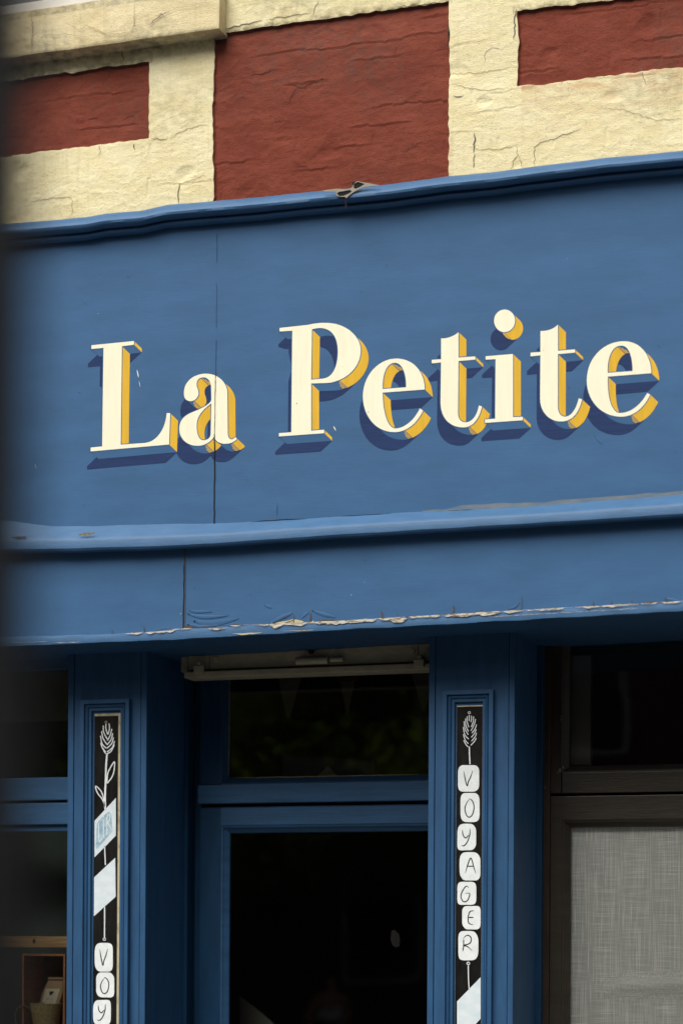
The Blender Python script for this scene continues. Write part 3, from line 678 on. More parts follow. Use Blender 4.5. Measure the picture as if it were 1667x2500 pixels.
for (ch, zt, paths), lab in zip(LET, WORDS):
    loops = [parse(p, *zt) for p in paths]
    for i, L in enumerate(loops):
        want = 1 if i == 0 else -1            # outer loop positive area (pixel axes), holes negative
        if area(L)*want < 0: loops[i] = L[::-1]
    flat, tris = poly_faces(loops)
    vs = [wp(p, .0026) for p in flat]; letter = mesh('painted_letter', vs, facing(vs, tris), M['letter'], fascia, label=lab)
    yv, yf, bv, bf, nv, nf, ov, of = [], [], [], [], [], [], [], []
    cutpts = []
    for L in loops:
        n = len(L); prev = None
        cls = []
        for i in range(n):
            p, q = Vector(L[i]), Vector(L[(i+1) % n]); t = (q-p).normalized(); nn = Vector((t.y, -t.x))   # outward normal
            ang = math.degrees(math.atan2(nn.y, nn.x))      # 0 right, 90 down
            lim = 98 if ch == 'i dot' else 66
            c = 'n'
            if nn.dot(ang_a) > .01: c = 'y' if ang < lim else 'b'
            # the underside of the ball of the a is yellow too
            cls.append((c, ang, (q-p).length))
            ps = wp(p, .0020), wp(q, .0020), wp(q+A, .0007), wp(p+A, .0007)
            if c == 'y': k = len(yv); yv += ps; yf.append([k, k+1, k+2, k+3])
            if c == 'b': k = len(bv); bv += ps; bf.append([k, k+1, k+2, k+3])
            k = len(nv); nv += [wp(p+A, .00058), wp(q+A, .00058), wp(q+B, .00032), wp(p+B, .00032)]; nf.append([k, k+1, k+2, k+3])
            # thin blue outline round the cream face
            k = len(ov); o1 = nn*2.0; ov += [wp(p-nn*.3, .0023), wp(q-nn*.3, .0023), wp(q+o1, .0023), wp(p+o1, .0023)]; of.append([k, k+1, k+2, k+3])
        if ch in ('L', 'i'): continue
        for i in range(n):
            c0, c1 = cls[i-1], cls[i]
            if {c0[0], c1[0]} == {'y', 'b'} and abs(c0[1]-c1[1]) < 22 and c0[2] < 12 and c1[2] < 12:
                step = 1 if c1[0] == 'b' else -1
                acc = 0; j = i; cut = [3.0, 6.2, 9.4]; ci = 0
                while ci < 3 and acc < 14:
                    a_, b_ = Vector(L[j % n]), Vector(L[(j+step) % n]); d = (b_-a_).length
                    while ci < 3 and acc+d >= cut[ci]:
                        r = a_.lerp(b_, (cut[ci]-acc)/max(d, 1e-6)); cutpts.append((r, (.12, .30, .55)[ci])); ci += 1
                    acc += d; j += step
    for nm, V_, F_, mt in (('letter_side', yv, yf, 'yellow'), ('letter_underside', bv, bf, 'blue'), ('letter_outline', ov, of, 'blue')):
        for vv, ff in runs(V_, F_): mesh(nm, vv, facing(vv, ff), M[mt], letter)
    if cutpts:
        for r, s0 in cutpts: mesh('hatching', *ribbon_geo([tuple(r+A*s0), tuple(r+A*.97)], 1.5, SY-.0024, taper=False), M['yellow'], letter)
    # cast shadow: the block swept down and to the left
    for off, hh in ((A, .00058), (B, .00032)):
        k = len(nv); nv += [wp(Vector(p)+off, hh) for p in flat]; nf += [[a+k for a in t_] for t_ in tris]
    mesh('painted_shadow', nv, facing(nv, nf), M['navy'], letter)
mesh('seam', *ribbon_geo(jag([(527, 905), (526, 960), (525, 1030), (524, 1062)], .4), 1.2, SY-.0036, taper=False), M['crack'], fascia)

# ------------------------------------------------------------------ pilasters
def frame_rings(x0, x1, ztop, zbot, prof):
    """mitred moulding: prof = list of (inset, y)"""
    vs, fs = [], []
    for ins, y in prof:
        vs += [(x0+ins, y, zbot+ins), (x0+ins, y, ztop-ins), (x1-ins, y, ztop-ins), (x1-ins, y, zbot+ins)]
    for r in range(len(prof)-1):
        for k in range(4): a, b = r*4+k, r*4+(k+1) % 4; fs.append([a, b, b+4, a+4])
    return vs, fs
def pilaster(uref, edges, mo, vt_m, label, dep):
    (b0, b1, g1, e1), (m0, m1) = edges, mo
    X = lambda u: W(u, uref, 0).x
    p = thing('pilaster', ((X(b0)+X(e1))/2, 0, 0), label, 'pilaster', 'blue pilasters between the windows and doors')
    zt = SOFZ(X(b1))+.02
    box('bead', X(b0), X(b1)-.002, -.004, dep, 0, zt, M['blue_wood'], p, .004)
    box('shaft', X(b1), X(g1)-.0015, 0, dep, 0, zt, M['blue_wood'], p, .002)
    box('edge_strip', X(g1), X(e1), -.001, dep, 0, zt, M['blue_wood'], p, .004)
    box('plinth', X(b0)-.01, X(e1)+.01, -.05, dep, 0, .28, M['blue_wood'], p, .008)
    k = 1/545
    vs, fs = frame_rings(X(m0), X(m1), W((m0+m1)/2, vt_m, 0).z, .42, [(0, .001), (0, -.026), (.5*k, -.028), (10*k, -.028), (10.8*k, -.016), (12*k, -.015), (15*k, -.021), (18*k, -.018), (20*k, -.010), (21*k, -.012), (27*k, -.012), (28.5*k, -.001)])
    o = mesh('panel_moulding', vs, fs, M['blue_wood'], p)
    # rear return bead by the recess
    box('return_bead', X(e1)-.03, X(e1)-.004, dep-.04, dep+.03, 0, zt, M['blue_wood'], p, .004)
    return p
pilaster(2000, (166, 181, 343, 357), (201, 320), 1709, 'blue pilaster left of the door, moulded panel with a flower banner', .44)
pilaster(2000, (1045, 1061, 1240, 1254), (1082, 1205), 1686, 'blue pilaster right of the door, moulded panel spelling a full word', .44)
# visible returns of the recess
lob = thing('lobby_lining', (W(400, 2000, .3).x, .3, 0), 'dark blue timber lining at the left side of the recessed door', 'door frame')
zt = 3.0
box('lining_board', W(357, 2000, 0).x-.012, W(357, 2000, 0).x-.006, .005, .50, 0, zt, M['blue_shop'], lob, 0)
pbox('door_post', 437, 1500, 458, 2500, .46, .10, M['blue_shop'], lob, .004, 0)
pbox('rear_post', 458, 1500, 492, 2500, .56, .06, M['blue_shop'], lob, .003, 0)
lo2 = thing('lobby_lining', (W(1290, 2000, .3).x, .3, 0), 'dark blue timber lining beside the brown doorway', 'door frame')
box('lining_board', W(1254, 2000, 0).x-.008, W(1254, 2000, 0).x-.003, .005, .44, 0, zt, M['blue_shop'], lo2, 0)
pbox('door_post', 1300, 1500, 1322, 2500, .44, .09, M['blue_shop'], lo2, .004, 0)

# ------------------------------------------------------------------ blue door and transom
DY = .50
def glazed(parent, u0, v0, u1, v1, Y, bead, mt, zbot=None):
    """bevelled glazing bead round an opening + pane"""
    x0, x1 = W(u0, (v0+v1)/2, Y).x, W(u1, (v0+v1)/2, Y).x
    z1 = W((max(u0, 0)+min(u1, 1667))/2, v0, Y).z; z0 = zbot if zbot is not None else W((max(u0, 0)+min(u1, 1667))/2, v1, Y).z
    vs, fs = frame_rings(x0, x1, z1, z0, [(0, Y), (bead*.25, Y+.004), (bead*.3, Y+.010), (bead*.9, Y+.030), (bead, Y+.04)])
    mesh('glazing_bead', vs, fs, mt, parent)
    g = mesh('pane', [(x0, Y+.034, z0), (x1, Y+.034, z0), (x1, Y+.034, z1), (x0, Y+.034, z1)], [[0, 1, 2, 3]], M['glass'], parent)
    return x0, x1, z0, z1
tw = thing('transom_window', (W(760, 1900, DY).x, DY, W(760, 1950, DY).z), 'dark transom window above the blue shop door', 'window')
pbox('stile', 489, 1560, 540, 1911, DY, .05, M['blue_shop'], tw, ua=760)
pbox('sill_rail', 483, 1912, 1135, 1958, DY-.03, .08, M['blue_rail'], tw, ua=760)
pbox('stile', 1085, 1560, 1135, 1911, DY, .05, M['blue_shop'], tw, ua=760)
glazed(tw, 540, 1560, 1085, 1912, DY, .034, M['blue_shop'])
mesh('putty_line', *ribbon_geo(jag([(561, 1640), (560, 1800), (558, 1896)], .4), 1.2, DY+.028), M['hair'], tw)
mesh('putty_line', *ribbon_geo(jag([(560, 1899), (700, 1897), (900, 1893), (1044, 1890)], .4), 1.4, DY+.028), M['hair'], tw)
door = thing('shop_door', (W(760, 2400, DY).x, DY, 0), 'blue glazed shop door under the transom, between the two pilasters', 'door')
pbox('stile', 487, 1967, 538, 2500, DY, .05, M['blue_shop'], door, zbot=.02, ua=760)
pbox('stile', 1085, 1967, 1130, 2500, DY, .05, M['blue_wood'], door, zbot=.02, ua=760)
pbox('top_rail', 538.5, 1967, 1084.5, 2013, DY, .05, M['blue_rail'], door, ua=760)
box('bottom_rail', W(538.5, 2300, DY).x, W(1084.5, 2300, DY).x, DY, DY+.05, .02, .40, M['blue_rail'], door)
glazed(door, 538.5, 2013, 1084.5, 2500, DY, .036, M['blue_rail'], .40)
box('threshold', W(440, 2300, DY).x, W(1135, 2300, DY).x, DY-.06, DY+.1, 0, .02, M['paving'], door)

# metal housing over the transom
hs_ = thing('metal_housing', (W(750, 1620, .38).x, .38, W(750, 1640, .38).z), 'dusty cream metal strip housing fixed under the soffit above the door', 'housing')
HY = .22
pbox('housing_body', 460, 1545, 1068, 1625, HY, .10, M['metal'], hs_, .004, ua=752)
pbox('bottom_bar', 449, 1629, 1068, 1645, HY-.03, .12, M['metal'], hs_, .006, ua=752)
pbox('end_cap', 442, 1592, 459, 1640, HY+.02, .06, M['metal'], hs_, .004, ua=460)
pbox('cover_plate', 702, 1575, 825, 1610, HY-.006, .006, M['metal'], hs_, .002, ua=760)
pbox('label_plate', 706, 1580, 746, 1598, HY-.009, .003, M['metal'], hs_, .001, ua=760)
pbox('label_plate', 776, 1580, 818, 1596, HY-.009, .003, M['metal'], hs_, .001, ua=760)
def cyl(name, c, axis, r, L, mt, parent, seg=20):
    bm = bmesh.new(); bmesh.ops.create_cone(bm, cap_ends=True, segments=seg, radius1=r, radius2=r, depth=L)
    q = Vector((0, 0, 1)).rotation_difference(axis).to_matrix().to_4x4()
    bm.transform(Matrix.Translation(c) @ q); bm.verts.index_update()
    vs = [v.co.copy() for v in bm.verts]; fs = [[v.index for v in f.verts] for f in bm.faces]; bm.free()
    return mesh(name, vs, fs, mt, parent, len(fs) > 100)
cyl('roller', W(762, 1613, HY-.03), Vector((1, 0, 0)), .017, .15, M['metal'], hs_)
cyl('roller', W(822, 1610, HY-.02), Vector((1, 0, 0)), .012, .06, M['metal'], hs_)
cyl('lock_knob', W(760, 1590, HY-.012), Vector((0, 1, 0)), .013, .02, M['flat_black'], hs_)
for u, v in ((497, 1609), (527, 1610), (1006, 1591), (1038, 1589)):
    cyl('rivet', W(u, v, HY-.004), Vector((0, 1, 0)), .011, .012, M['metal'], hs_)
for u, v in ((482, 1633), (1020, 1618)):
    a = W(u, v, HY-.06); box('clamp', a.x-.022, a.x+.024, HY-.055, HY-.031, a.z-.018, a.z+.016, M['metal'], hs_, .003)
    box('clamp', a.x-.008, a.x+.012, HY-.05, HY-.001, a.z+.017, a.z+.034, M['metal'], hs_, .003)
mesh('housing_joint', *ribbon_geo([(512, 1575), (512, 1632)], 1.4, HY-.001, taper=False), M['flat_black'], hs_)
mesh('housing_joint', *ribbon_geo([(1021, 1570), (1020, 1612)], 1.4, HY-.001, taper=False), M['flat_black'], hs_)

# bunting behind the transom glass
bu = thing('bunting', (W(800, 1640, .62).x, .62, W(800, 1640, .62).z), 'string of pale cloth pennants hanging behind the transom glass', 'bunting')
mesh('string', *ribbon_geo([(540, 1612), (700, 1622), (900, 1618), (1090, 1604)], 2.5, .62, taper=False), M['pennant'], bu)
flat_poly('pennant', [[(672, 1618), (747, 1618), (706, 1754), (700, 1754)]], .62, M['pennant'], bu, thick=.002)
flat_poly('pennant', [[(820, 1616), (874, 1616), (850, 1742), (846, 1742)]], .64, M['pennant'], bu, thick=.002)
flat_poly('pennant', [[(815, 1616), (882, 1614), (872, 1662), (826, 1664)]], .635, M['pennant_red'], bu, 'red top of the second pennant', thick=.002)
flat_poly('pennant', [[(994, 1610), (1075, 1608), (1037, 1737), (1031, 1737)]], .62, M['pennant'], bu, thick=.002)
flat_poly('pennant', [[(540, 1612), (584, 1612), (566, 1690), (560, 1690)]], .62, M['pennant'], bu, thick=.002)
# card standing in the transom
cardt = thing('display_card', (W(800, 1890, .7).x, .7, W(800, 1900, .7).z), 'dark blue card lying against the bottom of the transom glass', 'card')
NB = mat('navy_card', (.022, .026, .04), .8, .1); 
flat_poly('card_sheet', [[(690, 1842), (912, 1856), (912, 1905), (690, 1905)]], .66, NB, cardt, thick=.004)
flat_poly('card_stripe', [[(770, 1900), (800, 1870), (830, 1900)]], .656, M['pennant'], cardt, thick=.002)

# behind the door glass: a panel added in place of a reflection, and a note
pl = thing('reflection_panel', (W(620, 2480, .9).x, .9, 0), 'added pale panel standing in for a reflection low in the door glass, left side', 'panel')
flat_poly('panel_sheet', [[(586, 2434), (610, 2452), (640, 2475), (690, 2520), (690, 2700), (586, 2700)]], .9, mat('pale_green_reflection', (.13, .145, .13), .7, .08), pl, thick=.02)
nt_ = thing('hanging_note', (W(965, 2290, .66).x, .66, W(965, 2310, .66).z), 'small torn white note stuck inside the door glass', 'note')
flat_poly('note_sheet', [[(955, 2272), (963, 2270), (968, 2276), (974, 2280), (976, 2295), (975, 2310), (966, 2313), (958, 2308), (953, 2292)]], .66, mat('note_paper', (.05, .05, .05), .9, .1), nt_, thick=.001)

# ------------------------------------------------------------------ left shop window
LY = .14
lw = thing('shop_window', (W(80, 2200, LY).x, LY, 0), 'blue framed shop window left of the flower banner pilaster, with transom pane', 'window')
pbox('upper_rail', -170, 1540, 180, 1636, LY, .05, M['blue_rail'], lw, ua=80)
pbox('transom_rail', -170, 1899, 180, 1954, LY-.01, .06, M['blue_rail'], lw, ua=80)
pbox('transom_rail', -170, 1961, 180, 2013, LY-.01, .06, M['blue_rail'], lw, ua=80)
pbox('rail_filler', -170, 1950, 180, 1966, LY+.02, .02, M['flat_black'], lw, 0, ua=80)
pbox('rail_bead', -170, 2014, 180, 2030, LY+.012, .03, M['blue_rail'], lw, .006, ua=80)
box('stall_riser', W(-170, 2000, LY).x, W(180, 2000, LY).x, LY, LY+.06, 0, .55, M['blue_rail'], lw)
x0, x1 = W(-170, 2000, LY).x, W(180, 2000, LY).x
for za, zb in ((W(80, 1899, LY).z, W(80, 1636, LY).z), (.55, W(80, 2030, LY).z)):
    mesh('pane', [(x0, LY+.03, za), (x1, LY+.03, za), (x1, LY+.03, zb), (x0, LY+.03, zb)], [[0, 1, 2, 3]], M['glass'], lw)
bl = thing('window_blind', (W(100, 1700, .3).x, .3, W(80, 1765, .3).z), 'dim grey blind pulled half down behind the left transom pane', 'blind')
pbox('blind_sheet', -170, 1580, 168, 1762, .30, .004, mat('grey_blind', (.13, .12, .09), .9, .15, (6, 6, 6)), bl, 0, ua=80)
bk_ = thing('display_backdrop', (W(80, 2200, .75).x, .75, .5), 'dim blue green backdrop panel at the rear of the left shop window', 'panel')
pbox('panel_sheet', -170, 2010, 175, 2500, .75, .02, mat('teal_grey_board', (.055, .075, .072), .9, .3, (3, 3, 3)), bk_, .002, .5, ua=80)
sh = thing('wall_shelf', (W(80, 2300, .21).x, .21, W(80, 2312, .21).z), 'pine plank shelf with a knot behind the left shop window', 'shelf')
pbox('plank', -170, 2286, 164.5, 2313, .21, .035, M['pine'], sh, .003, ua=120)
kn = W(84, 2298, .21); bm = bmesh.new(); bmesh.ops.create_circle(bm, cap_ends=True, segments=16, radius=.008, matrix=Matrix.Translation((kn.x, .2085, kn.z)) @ Matrix.Rotation(R(90), 4, 'X') @ Matrix.Diagonal((1, 1.4, 1, 1)))
bm.verts.index_update(); mesh('knot', [v.co.copy() for v in bm.verts], [[v.index for v in f.verts] for f in bm.faces], M['wood_dark'], sh); bm.free()
# open wooden box with mug and coffee bag
bxt = thing('display_box', (W(106, 2500, .24).x, .24, W(106, 2560, .24).z), 'open orange wood display box below the pine shelf', 'box')
bx0, bx1 = W(54, 2420, .24).x, W(159, 2420, .24).x; bz0, bz1_ = W(106, 2560, .24).z, W(106, 2329, .24).z; t_ = .009
box('side', bx0, bx0+t_, .24, .46, bz0, bz1_, M['boxwood'], bxt, .001)
box('side', bx1-t_, bx1, .24, .46, bz0, bz1_, M['boxwood'], bxt, .001)
box('top', bx0+t_+.0005, bx1-t_-.0005, .24, .46, bz1_-t_, bz1_-.0002, M['boxwood'], bxt, .001)
box('bottom', bx0+t_+.0005, bx1-t_-.0005, .24, .46, bz0+.0002, bz0+t_, M['boxwood'], bxt, .001)
box('back', bx0+t_+.0005, bx1-t_-.0005, .452, .458, bz0+t_, bz1_-t_-.001, M['boxback'], bxt, 0)
box('support', bx0-.3, bx1+.1, .20, .60, bz0-.03, bz0-.002, M['pine'], bxt, .002, label='pine board the box stands on')
mugc = W(113, 2449, .30); mug_r = .078; mz0 = bz0+t_+.001; H = mugc.z-mz0
mug = thing('stoneware_mug', (mugc.x, .30, mz0), 'large speckled olive stoneware mug standing in the wooden box', 'mug')
vs, fs = [], []
pr = [(0, .0), (.52, 0), (.60, .02), (.74, .35), (.88, .7), (1, .985), (.995, 1), (.955, 1), (.94, .98), (.82, .65), (.66, .3), (.5, .06), (0, .05)]
for r, h in pr:
    for k in range(40): a = 2*math.pi*k/40; vs.append((mugc.x+mug_r*r*math.cos(a), (.30)+mug_r*r*math.sin(a), mz0+H*h))
for i in range(len(pr)-1):
    for k in range(40): a, b = i*40+k, i*40+(k+1) % 40; fs.append([a, b, b+40, a+40])
mesh('mug_body', vs, fs, M['stone'], mug, True)
vs, fs = [], []
pth = smooth_pts([(mugc.x-.056, mz0+H*.80), (mugc.x-.070, mz0+H*.88), (mugc.x-.086, mz0+H*.93), (mugc.x-.112, mz0+H*.88), (mugc.x-.124, mz0+H*.70), (mugc.x-.118, mz0+H*.48), (mugc.x-.095, mz0+H*.30), (mugc.x-.060, mz0+H*.24), (mugc.x-.040, mz0+H*.24)], 6)
for i, p in enumerate(pth):
    t = Vector(pth[min(i+1, len(pth)-1)])-Vector(pth[max(i-1, 0)]); t.normalize()
    for k in range(10): a = 2*math.pi*k/10; vs.append((p[0]-t.y*.0045*math.cos(a), .225+.05*max(0, 1-(mugc.x-p[0]-.058)/.045)+.010*math.sin(a), p[1]+t.x*.0045*math.cos(a)))
for i in range(len(pth)-1):
    for k in range(10): a, b = i*10+k, i*10+(k+1) % 10; fs.append([a, b, b+10, a+10])
mesh('handle', vs, fs, M['stone'], mug, True)
bag = thing('coffee_bag', (W(125, 2440, .38).x, .38, mz0+.02), 'brown paper coffee bag with a cream label leaning in the mug', 'bag')
Zm = lambda pts: [(a*.1148, 2260+b*.1148) for a, b in pts]
flat_poly('bag_body', [Zm([(800, 1850), (845, 1640), (875, 1500), (960, 1300), (1030, 1170), (1345, 1160), (1340, 1400), (1300, 1520), (1255, 1660), (1200, 1850)])], .365, M['kraft'], bag, thick=.045)
flat_poly('bag_fold', [Zm([(1030, 1100), (1345, 1098), (1345, 1140), (1032, 1142)])], .355, M['kraft'], bag, thick=.03)
lb = flat_poly('label_sheet', [Zm([(862, 1740), (890, 1640), (980, 1335), (1280, 1345), (1190, 1640), (1160, 1740)])], .3635, M['paper'], bag, 'cream label with a small dark cup')
flat_poly('cup_print', [Zm([(1055, 1400), (1135, 1395), (1150, 1405), (1148, 1425), (1125, 1440), (1105, 1475), (1065, 1482), (1055, 1450)])], .3628, M['ink'], lb)
for i in range(9):
    a = 985+i*17
    if i in (4, 6): continue
    mesh('print_mark', *ribbon_geo(Zm([(a, 1548+random.uniform(-6, 4)), (a+9, 1566)]), 1.1, .3628, taper=False), M['ink'], lb)
mesh('print_mark', *ribbon_geo(Zm([(950, 1614), (1140, 1616)]), .7, .3628, taper=False), M['greydirt'], lb)

# ------------------------------------------------------------------ brown doorway, right
BY = .50
bt = thing('brown_transom', (W(1500, 1900, BY).x, BY, W(1500, 1940, BY).z), 'dark brown transom window above the curtained door', 'window')
pbox('stile', 1342, 1540, 1370, 1935, BY, .05, M['brown_red'], bt, ua=1500)
pbox('rail', 1370.5, 1884, 1950, 1935, BY-.004, .05, M['brown'], bt, ua=1500)
glazed(bt, 1370.5, 1540, 1950, 1884, BY, .033, M['brown'])
bd = thing('brown_door', (W(1500, 2300, BY).x, BY, 0), 'dark brown door with a linen covered pane', 'door')
pbox('jamb', 1322.5, 1540, 1341, 2500, BY-.02, .09, M['brown_red'], bd, .004, 0)
pbox('stile', 1341.5, 1942, 1370, 2500, BY, .05, M['brown'], bd, .003, .02, ua=1500)
pbox('top_rail', 1370.5, 1942, 1950, 2001, BY, .05, M['brown'], bd, ua=1500)
box('bottom_rail', W(1370.5, 2300, BY).x, W(1950, 2300, BY).x, BY, BY+.05, .02, .35, M['brown'], bd)
glazed(bd, 1370.5, 2001, 1950, 2500, BY, .032, M['brown'], .35)
for u, v, r in ((1368, 1757, 3.0), (1369, 1750, 2.0), (1374, 1812, 2.6), (1366, 1880, 3.4), (1362, 1886, 2.6), (1374, 1874, 3), (1330, 1922, 2)):
    flat_poly('paint_chip', [[(u+r*random.uniform(.5, 1.1)*math.cos(a), v+1.6*r*random.uniform(.5, 1.1)*math.sin(a)) for a in [k*.9 for k in range(7)]]], BY-.003 if u > 1340 else BY-.022, M['greydirt'], bd)
cu = thing('linen_curtain', (W(1520, 2300, .57).x, .57, W(1520, 2016, .57).z), 'grey linen curtain stretched behind the brown door pane', 'curtain')
gx = [W(1366, 2200, .57).x+(W(1950, 2200, .57).x-W(1366, 2200, .57).x)*i/90 for i in range(91)]; zt0 = W(1520, 2000, .57).z
vs, fs = [], []
for j in range(91):
    z = zt0-(zt0-.36)*j/90
    for x in gx: vs.append((x, .566+.006*nz(x*2.5, z*1.2, 3)+.003*nz(x*8, z*2, 9)-.022*math.exp(-((z-W(1560, 2395, .57).z-.05*(x-1.7))/.035)**2)*sstep(W(1430, 2380, .57).x, W(1560, 2380, .57).x, x), z))
for j in range(90):
    for i in range(90): a = j*91+i; fs.append([a, a+1, a+92, a+91])
mesh('cloth', vs, fs, M['linen'], cu, True)
gb = thing('blind_board', (W(1416, 1860, .58).x, .58, W(1416, 1868, .58).z), 'upright grey board behind the left edge of the brown transom glass', 'board')
pbox('board_sheet', 1386, 1600, 1441, 1868, .60, .02, M['fabric_board'], gb, .002, ua=1416)
pbox('board_edge', 1441.2, 1600, 1444, 1868, .60, .02, M['brown_red'], gb, 0, ua=1416)

# walls between and behind the glazing
gbox('dividing_wall', W(1135.5, 2000, .5).x, W(1321, 2000, .5).x, .52, .62, 0, 3.0, M['blue_shop'])
rx0, rx1 = W(-175, 2000, .2).x, W(1960, 2000, .5).x
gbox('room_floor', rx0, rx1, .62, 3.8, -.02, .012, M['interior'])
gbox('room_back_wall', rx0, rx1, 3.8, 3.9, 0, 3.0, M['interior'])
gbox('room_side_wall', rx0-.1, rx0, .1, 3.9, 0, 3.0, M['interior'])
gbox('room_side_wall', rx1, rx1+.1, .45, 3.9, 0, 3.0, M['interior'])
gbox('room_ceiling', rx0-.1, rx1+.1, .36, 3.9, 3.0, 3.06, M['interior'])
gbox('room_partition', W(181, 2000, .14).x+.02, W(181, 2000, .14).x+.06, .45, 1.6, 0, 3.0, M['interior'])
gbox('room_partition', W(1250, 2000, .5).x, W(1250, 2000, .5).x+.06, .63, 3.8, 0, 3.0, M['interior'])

# ------------------------------------------------------------------ narrow painted banners
def rrect(cx, cy, w_, h_, seed, rot=0):
    rnd = random.Random(seed); out = []
    sc = [rnd.uniform(.94, 1.04) for _ in range(8)]
    for k in range(44):
        a = 2*math.pi*k/44; c, s = math.cos(a), math.sin(a)
        e = .5; f = float(np.interp(k, [i*5.5 for i in range(9)], sc+[sc[0]]))
        x = math.copysign(abs(c)**e, c)*w_/2*f; y = math.copysign(abs(s)**e, s)*h_/2*f
        x = max(-w_/2, min(w_/2, x)); y = max(-h_/2, min(h_/2, y))
        out.append((cx+x, cy+y))
    return out
GL = {'V': [[(.28, .22), (.34, .48), (.44, .78), (.50, .62), (.60, .45), (.70, .20)]],
      'O': [[(.48, .20), (.32, .35), (.24, .55), (.32, .76), (.46, .83), (.62, .74), (.70, .50), (.64, .30), (.50, .20), (.46, .21)]],
      'Y': [[(.28, .22), (.32, .42), (.46, .52), (.62, .40)], [(.68, .18), (.66, .42), (.54, .66), (.38, .80), (.22, .80)]],
      'A': [[(.28, .74), (.38, .48), (.52, .22), (.60, .30), (.68, .52), (.78, .76)], [(.38, .50), (.66, .50)]],
      'G': [[(.62, .28), (.48, .20), (.30, .38), (.20, .62), (.32, .84), (.54, .80), (.66, .52), (.44, .50)]],
      'E': [[(.64, .22), (.42, .26), (.32, .50), (.36, .74), (.60, .80)], [(.34, .50), (.62, .50)]],
      'R': [[(.28, .26), (.28, .48), (.24, .68)], [(.26, .24), (.46, .14), (.64, .22), (.60, .40), (.30, .48), (.48, .52), (.70, .66)]]}
def pebble(sign, ch, x0, y0, x1, y1, seed, Y):
    pb = flat_poly('painted_pebble', [rrect((x0+x1)/2, (y0+y1)/2, x1-x0, y1-y0, seed)], Y, M['white'], sign, 'white pebble marked with the letter '+ch)
    parts = [ribbon_geo(smooth_pts([(x0+a*(x1-x0), y0+b*(y1-y0)) for a, b in st], 5), 2.6, Y-.0006) for st in GL[ch]]
    v, f = join(parts); mesh('pebble_letter', v, f, M['ink'], pb)
def stroke_set(name, strokes, wd, Y, mt, parent, n=5, taper=False):
    for k_, st in enumerate(strokes):
        v, f = ribbon_geo(smooth_pts(st, n), wd, Y-k_*.00005, taper=taper); mesh(name, v, f, mt, parent)
def ring(cx, cy, r): return [(cx+r*math.cos(a), cy+r*math.sin(a)) for a in [k*math.pi/6 for k in range(13)]]
PY = -.014
# first banner
b1 = thing('flower_banner', (W(258, 2200, PY).x, PY, .6), 'narrow black painted panel with white flower and two pale flags, left pilaster', 'sign board', 'narrow painted panels on the pilasters')
X = lambda u: W(u, 2000, PY).x
box('backing_strip', X(229.5), X(298), PY+.004, -.001, .5, W(262, 1742, PY).z, M['oldcream'], b1, .001, label='old cream paint showing at the right edge')
vs = []; fs = []
v_, f_ = box_geo(X(230), X(287), PY, PY+.0035, .5, W(258, 1748, PY).z, .0008); mesh('panel', v_, f_, M['black'], b1)
q = PY-.0008
Z1 = lambda L: [[(a*.3571, 1550+b*.3571) for a, b in s] for s in L]
stroke_set('flower_head', Z1([[(727, 608), (726, 640), (738, 680)], [(748, 606), (750, 645), (740, 680)], [(708, 620), (711, 665), (735, 712)], [(766, 643), (756, 685), (736, 722)], [(697, 658), (706, 705), (732, 748)], [(772, 672), (762, 715), (734, 752)],
   [(689, 690), (700, 745), (728, 774)], [(777, 700), (766, 742), (732, 776)], [(690, 738), (703, 775), (724, 800)], [(785, 726), (770, 770), (734, 800)], [(708, 775), (716, 800), (728, 812)], [(783, 750), (762, 795), (732, 814)]]), 2.6, q, M['white'], b1)
stroke_set('flower_stem', Z1([[(733, 816), (727, 900), (724, 1000), (720, 1100), (722, 1195)]]), 4.2, q, M['white'], b1)
stroke_set('flower_leaf', Z1([[(733, 1015), (738, 950), (758, 905), (784, 868), (782, 925), (768, 970), (735, 1015)]]), 2.6, q, M['white'], b1)
stroke_set('flower_leaf', Z1([[(718, 1165), (700, 1122), (668, 1080), (655, 1034), (688, 1062), (708, 1108), (718, 1180)]]), 2.6, q, M['white'], b1)
stroke_set('screw_eye', [ring(259.5, 1763, 2.6), ], 1.4, q, M['hair'], b1)
fl = flat_poly('painted_flag', [[(231.5, 2004), (283.5, 1948), (283.5, 2040), (231.5, 2093)]], q, M['pale'], b1, 'pale flag with worn blue lettering')
Zf = lambda L: [[(220+a*.1318, 1940+b*.1318) for a, b in s] for s in L]
flat_poly('blue_smudge', [Zf([[(130, 540), (200, 440), (350, 310), (400, 380), (410, 560), (420, 680), (300, 820), (130, 1010), (110, 960)]])[0]], q-.0003, M['paleblue'], fl)
stroke_set('flag_letter', Zf([[(160, 540), (165, 700), (172, 870), (200, 850), (235, 810)], [(252, 470), (252, 640), (256, 800)], [(240, 410), (262, 405)], [(318, 440), (316, 600), (312, 750)], [(318, 440), (330, 380), (365, 370), (378, 410), (360, 480), (335, 510), (370, 590), (410, 660)]]), 2.0, q-.0009, M['white'], fl)
flat_poly('painted_flag', [[(230.5, 2142), (282, 2094), (283, 2189), (230, 2237)]], q, M['pale'], b1, 'blank pale flag below the lettered one')
stroke_set('cord', [[(256, 2066), (257, 2090), (258, 2112)], [(256, 2214), (256, 2250), (255.7, 2290)]], 2.6, q, M['white'], b1)
stroke_set('screw_eye', [ring(255.5, 2293, 3.0)], 1.5, q, M['white'], b1)
pebble(b1, 'V', 231.5, 2302, 277, 2372, 1, q); pebble(b1, 'O', 235.5, 2374, 279.5, 2436.5, 2, q); pebble(b1, 'Y', 228, 2439.5, 272, 2503, 3, q)
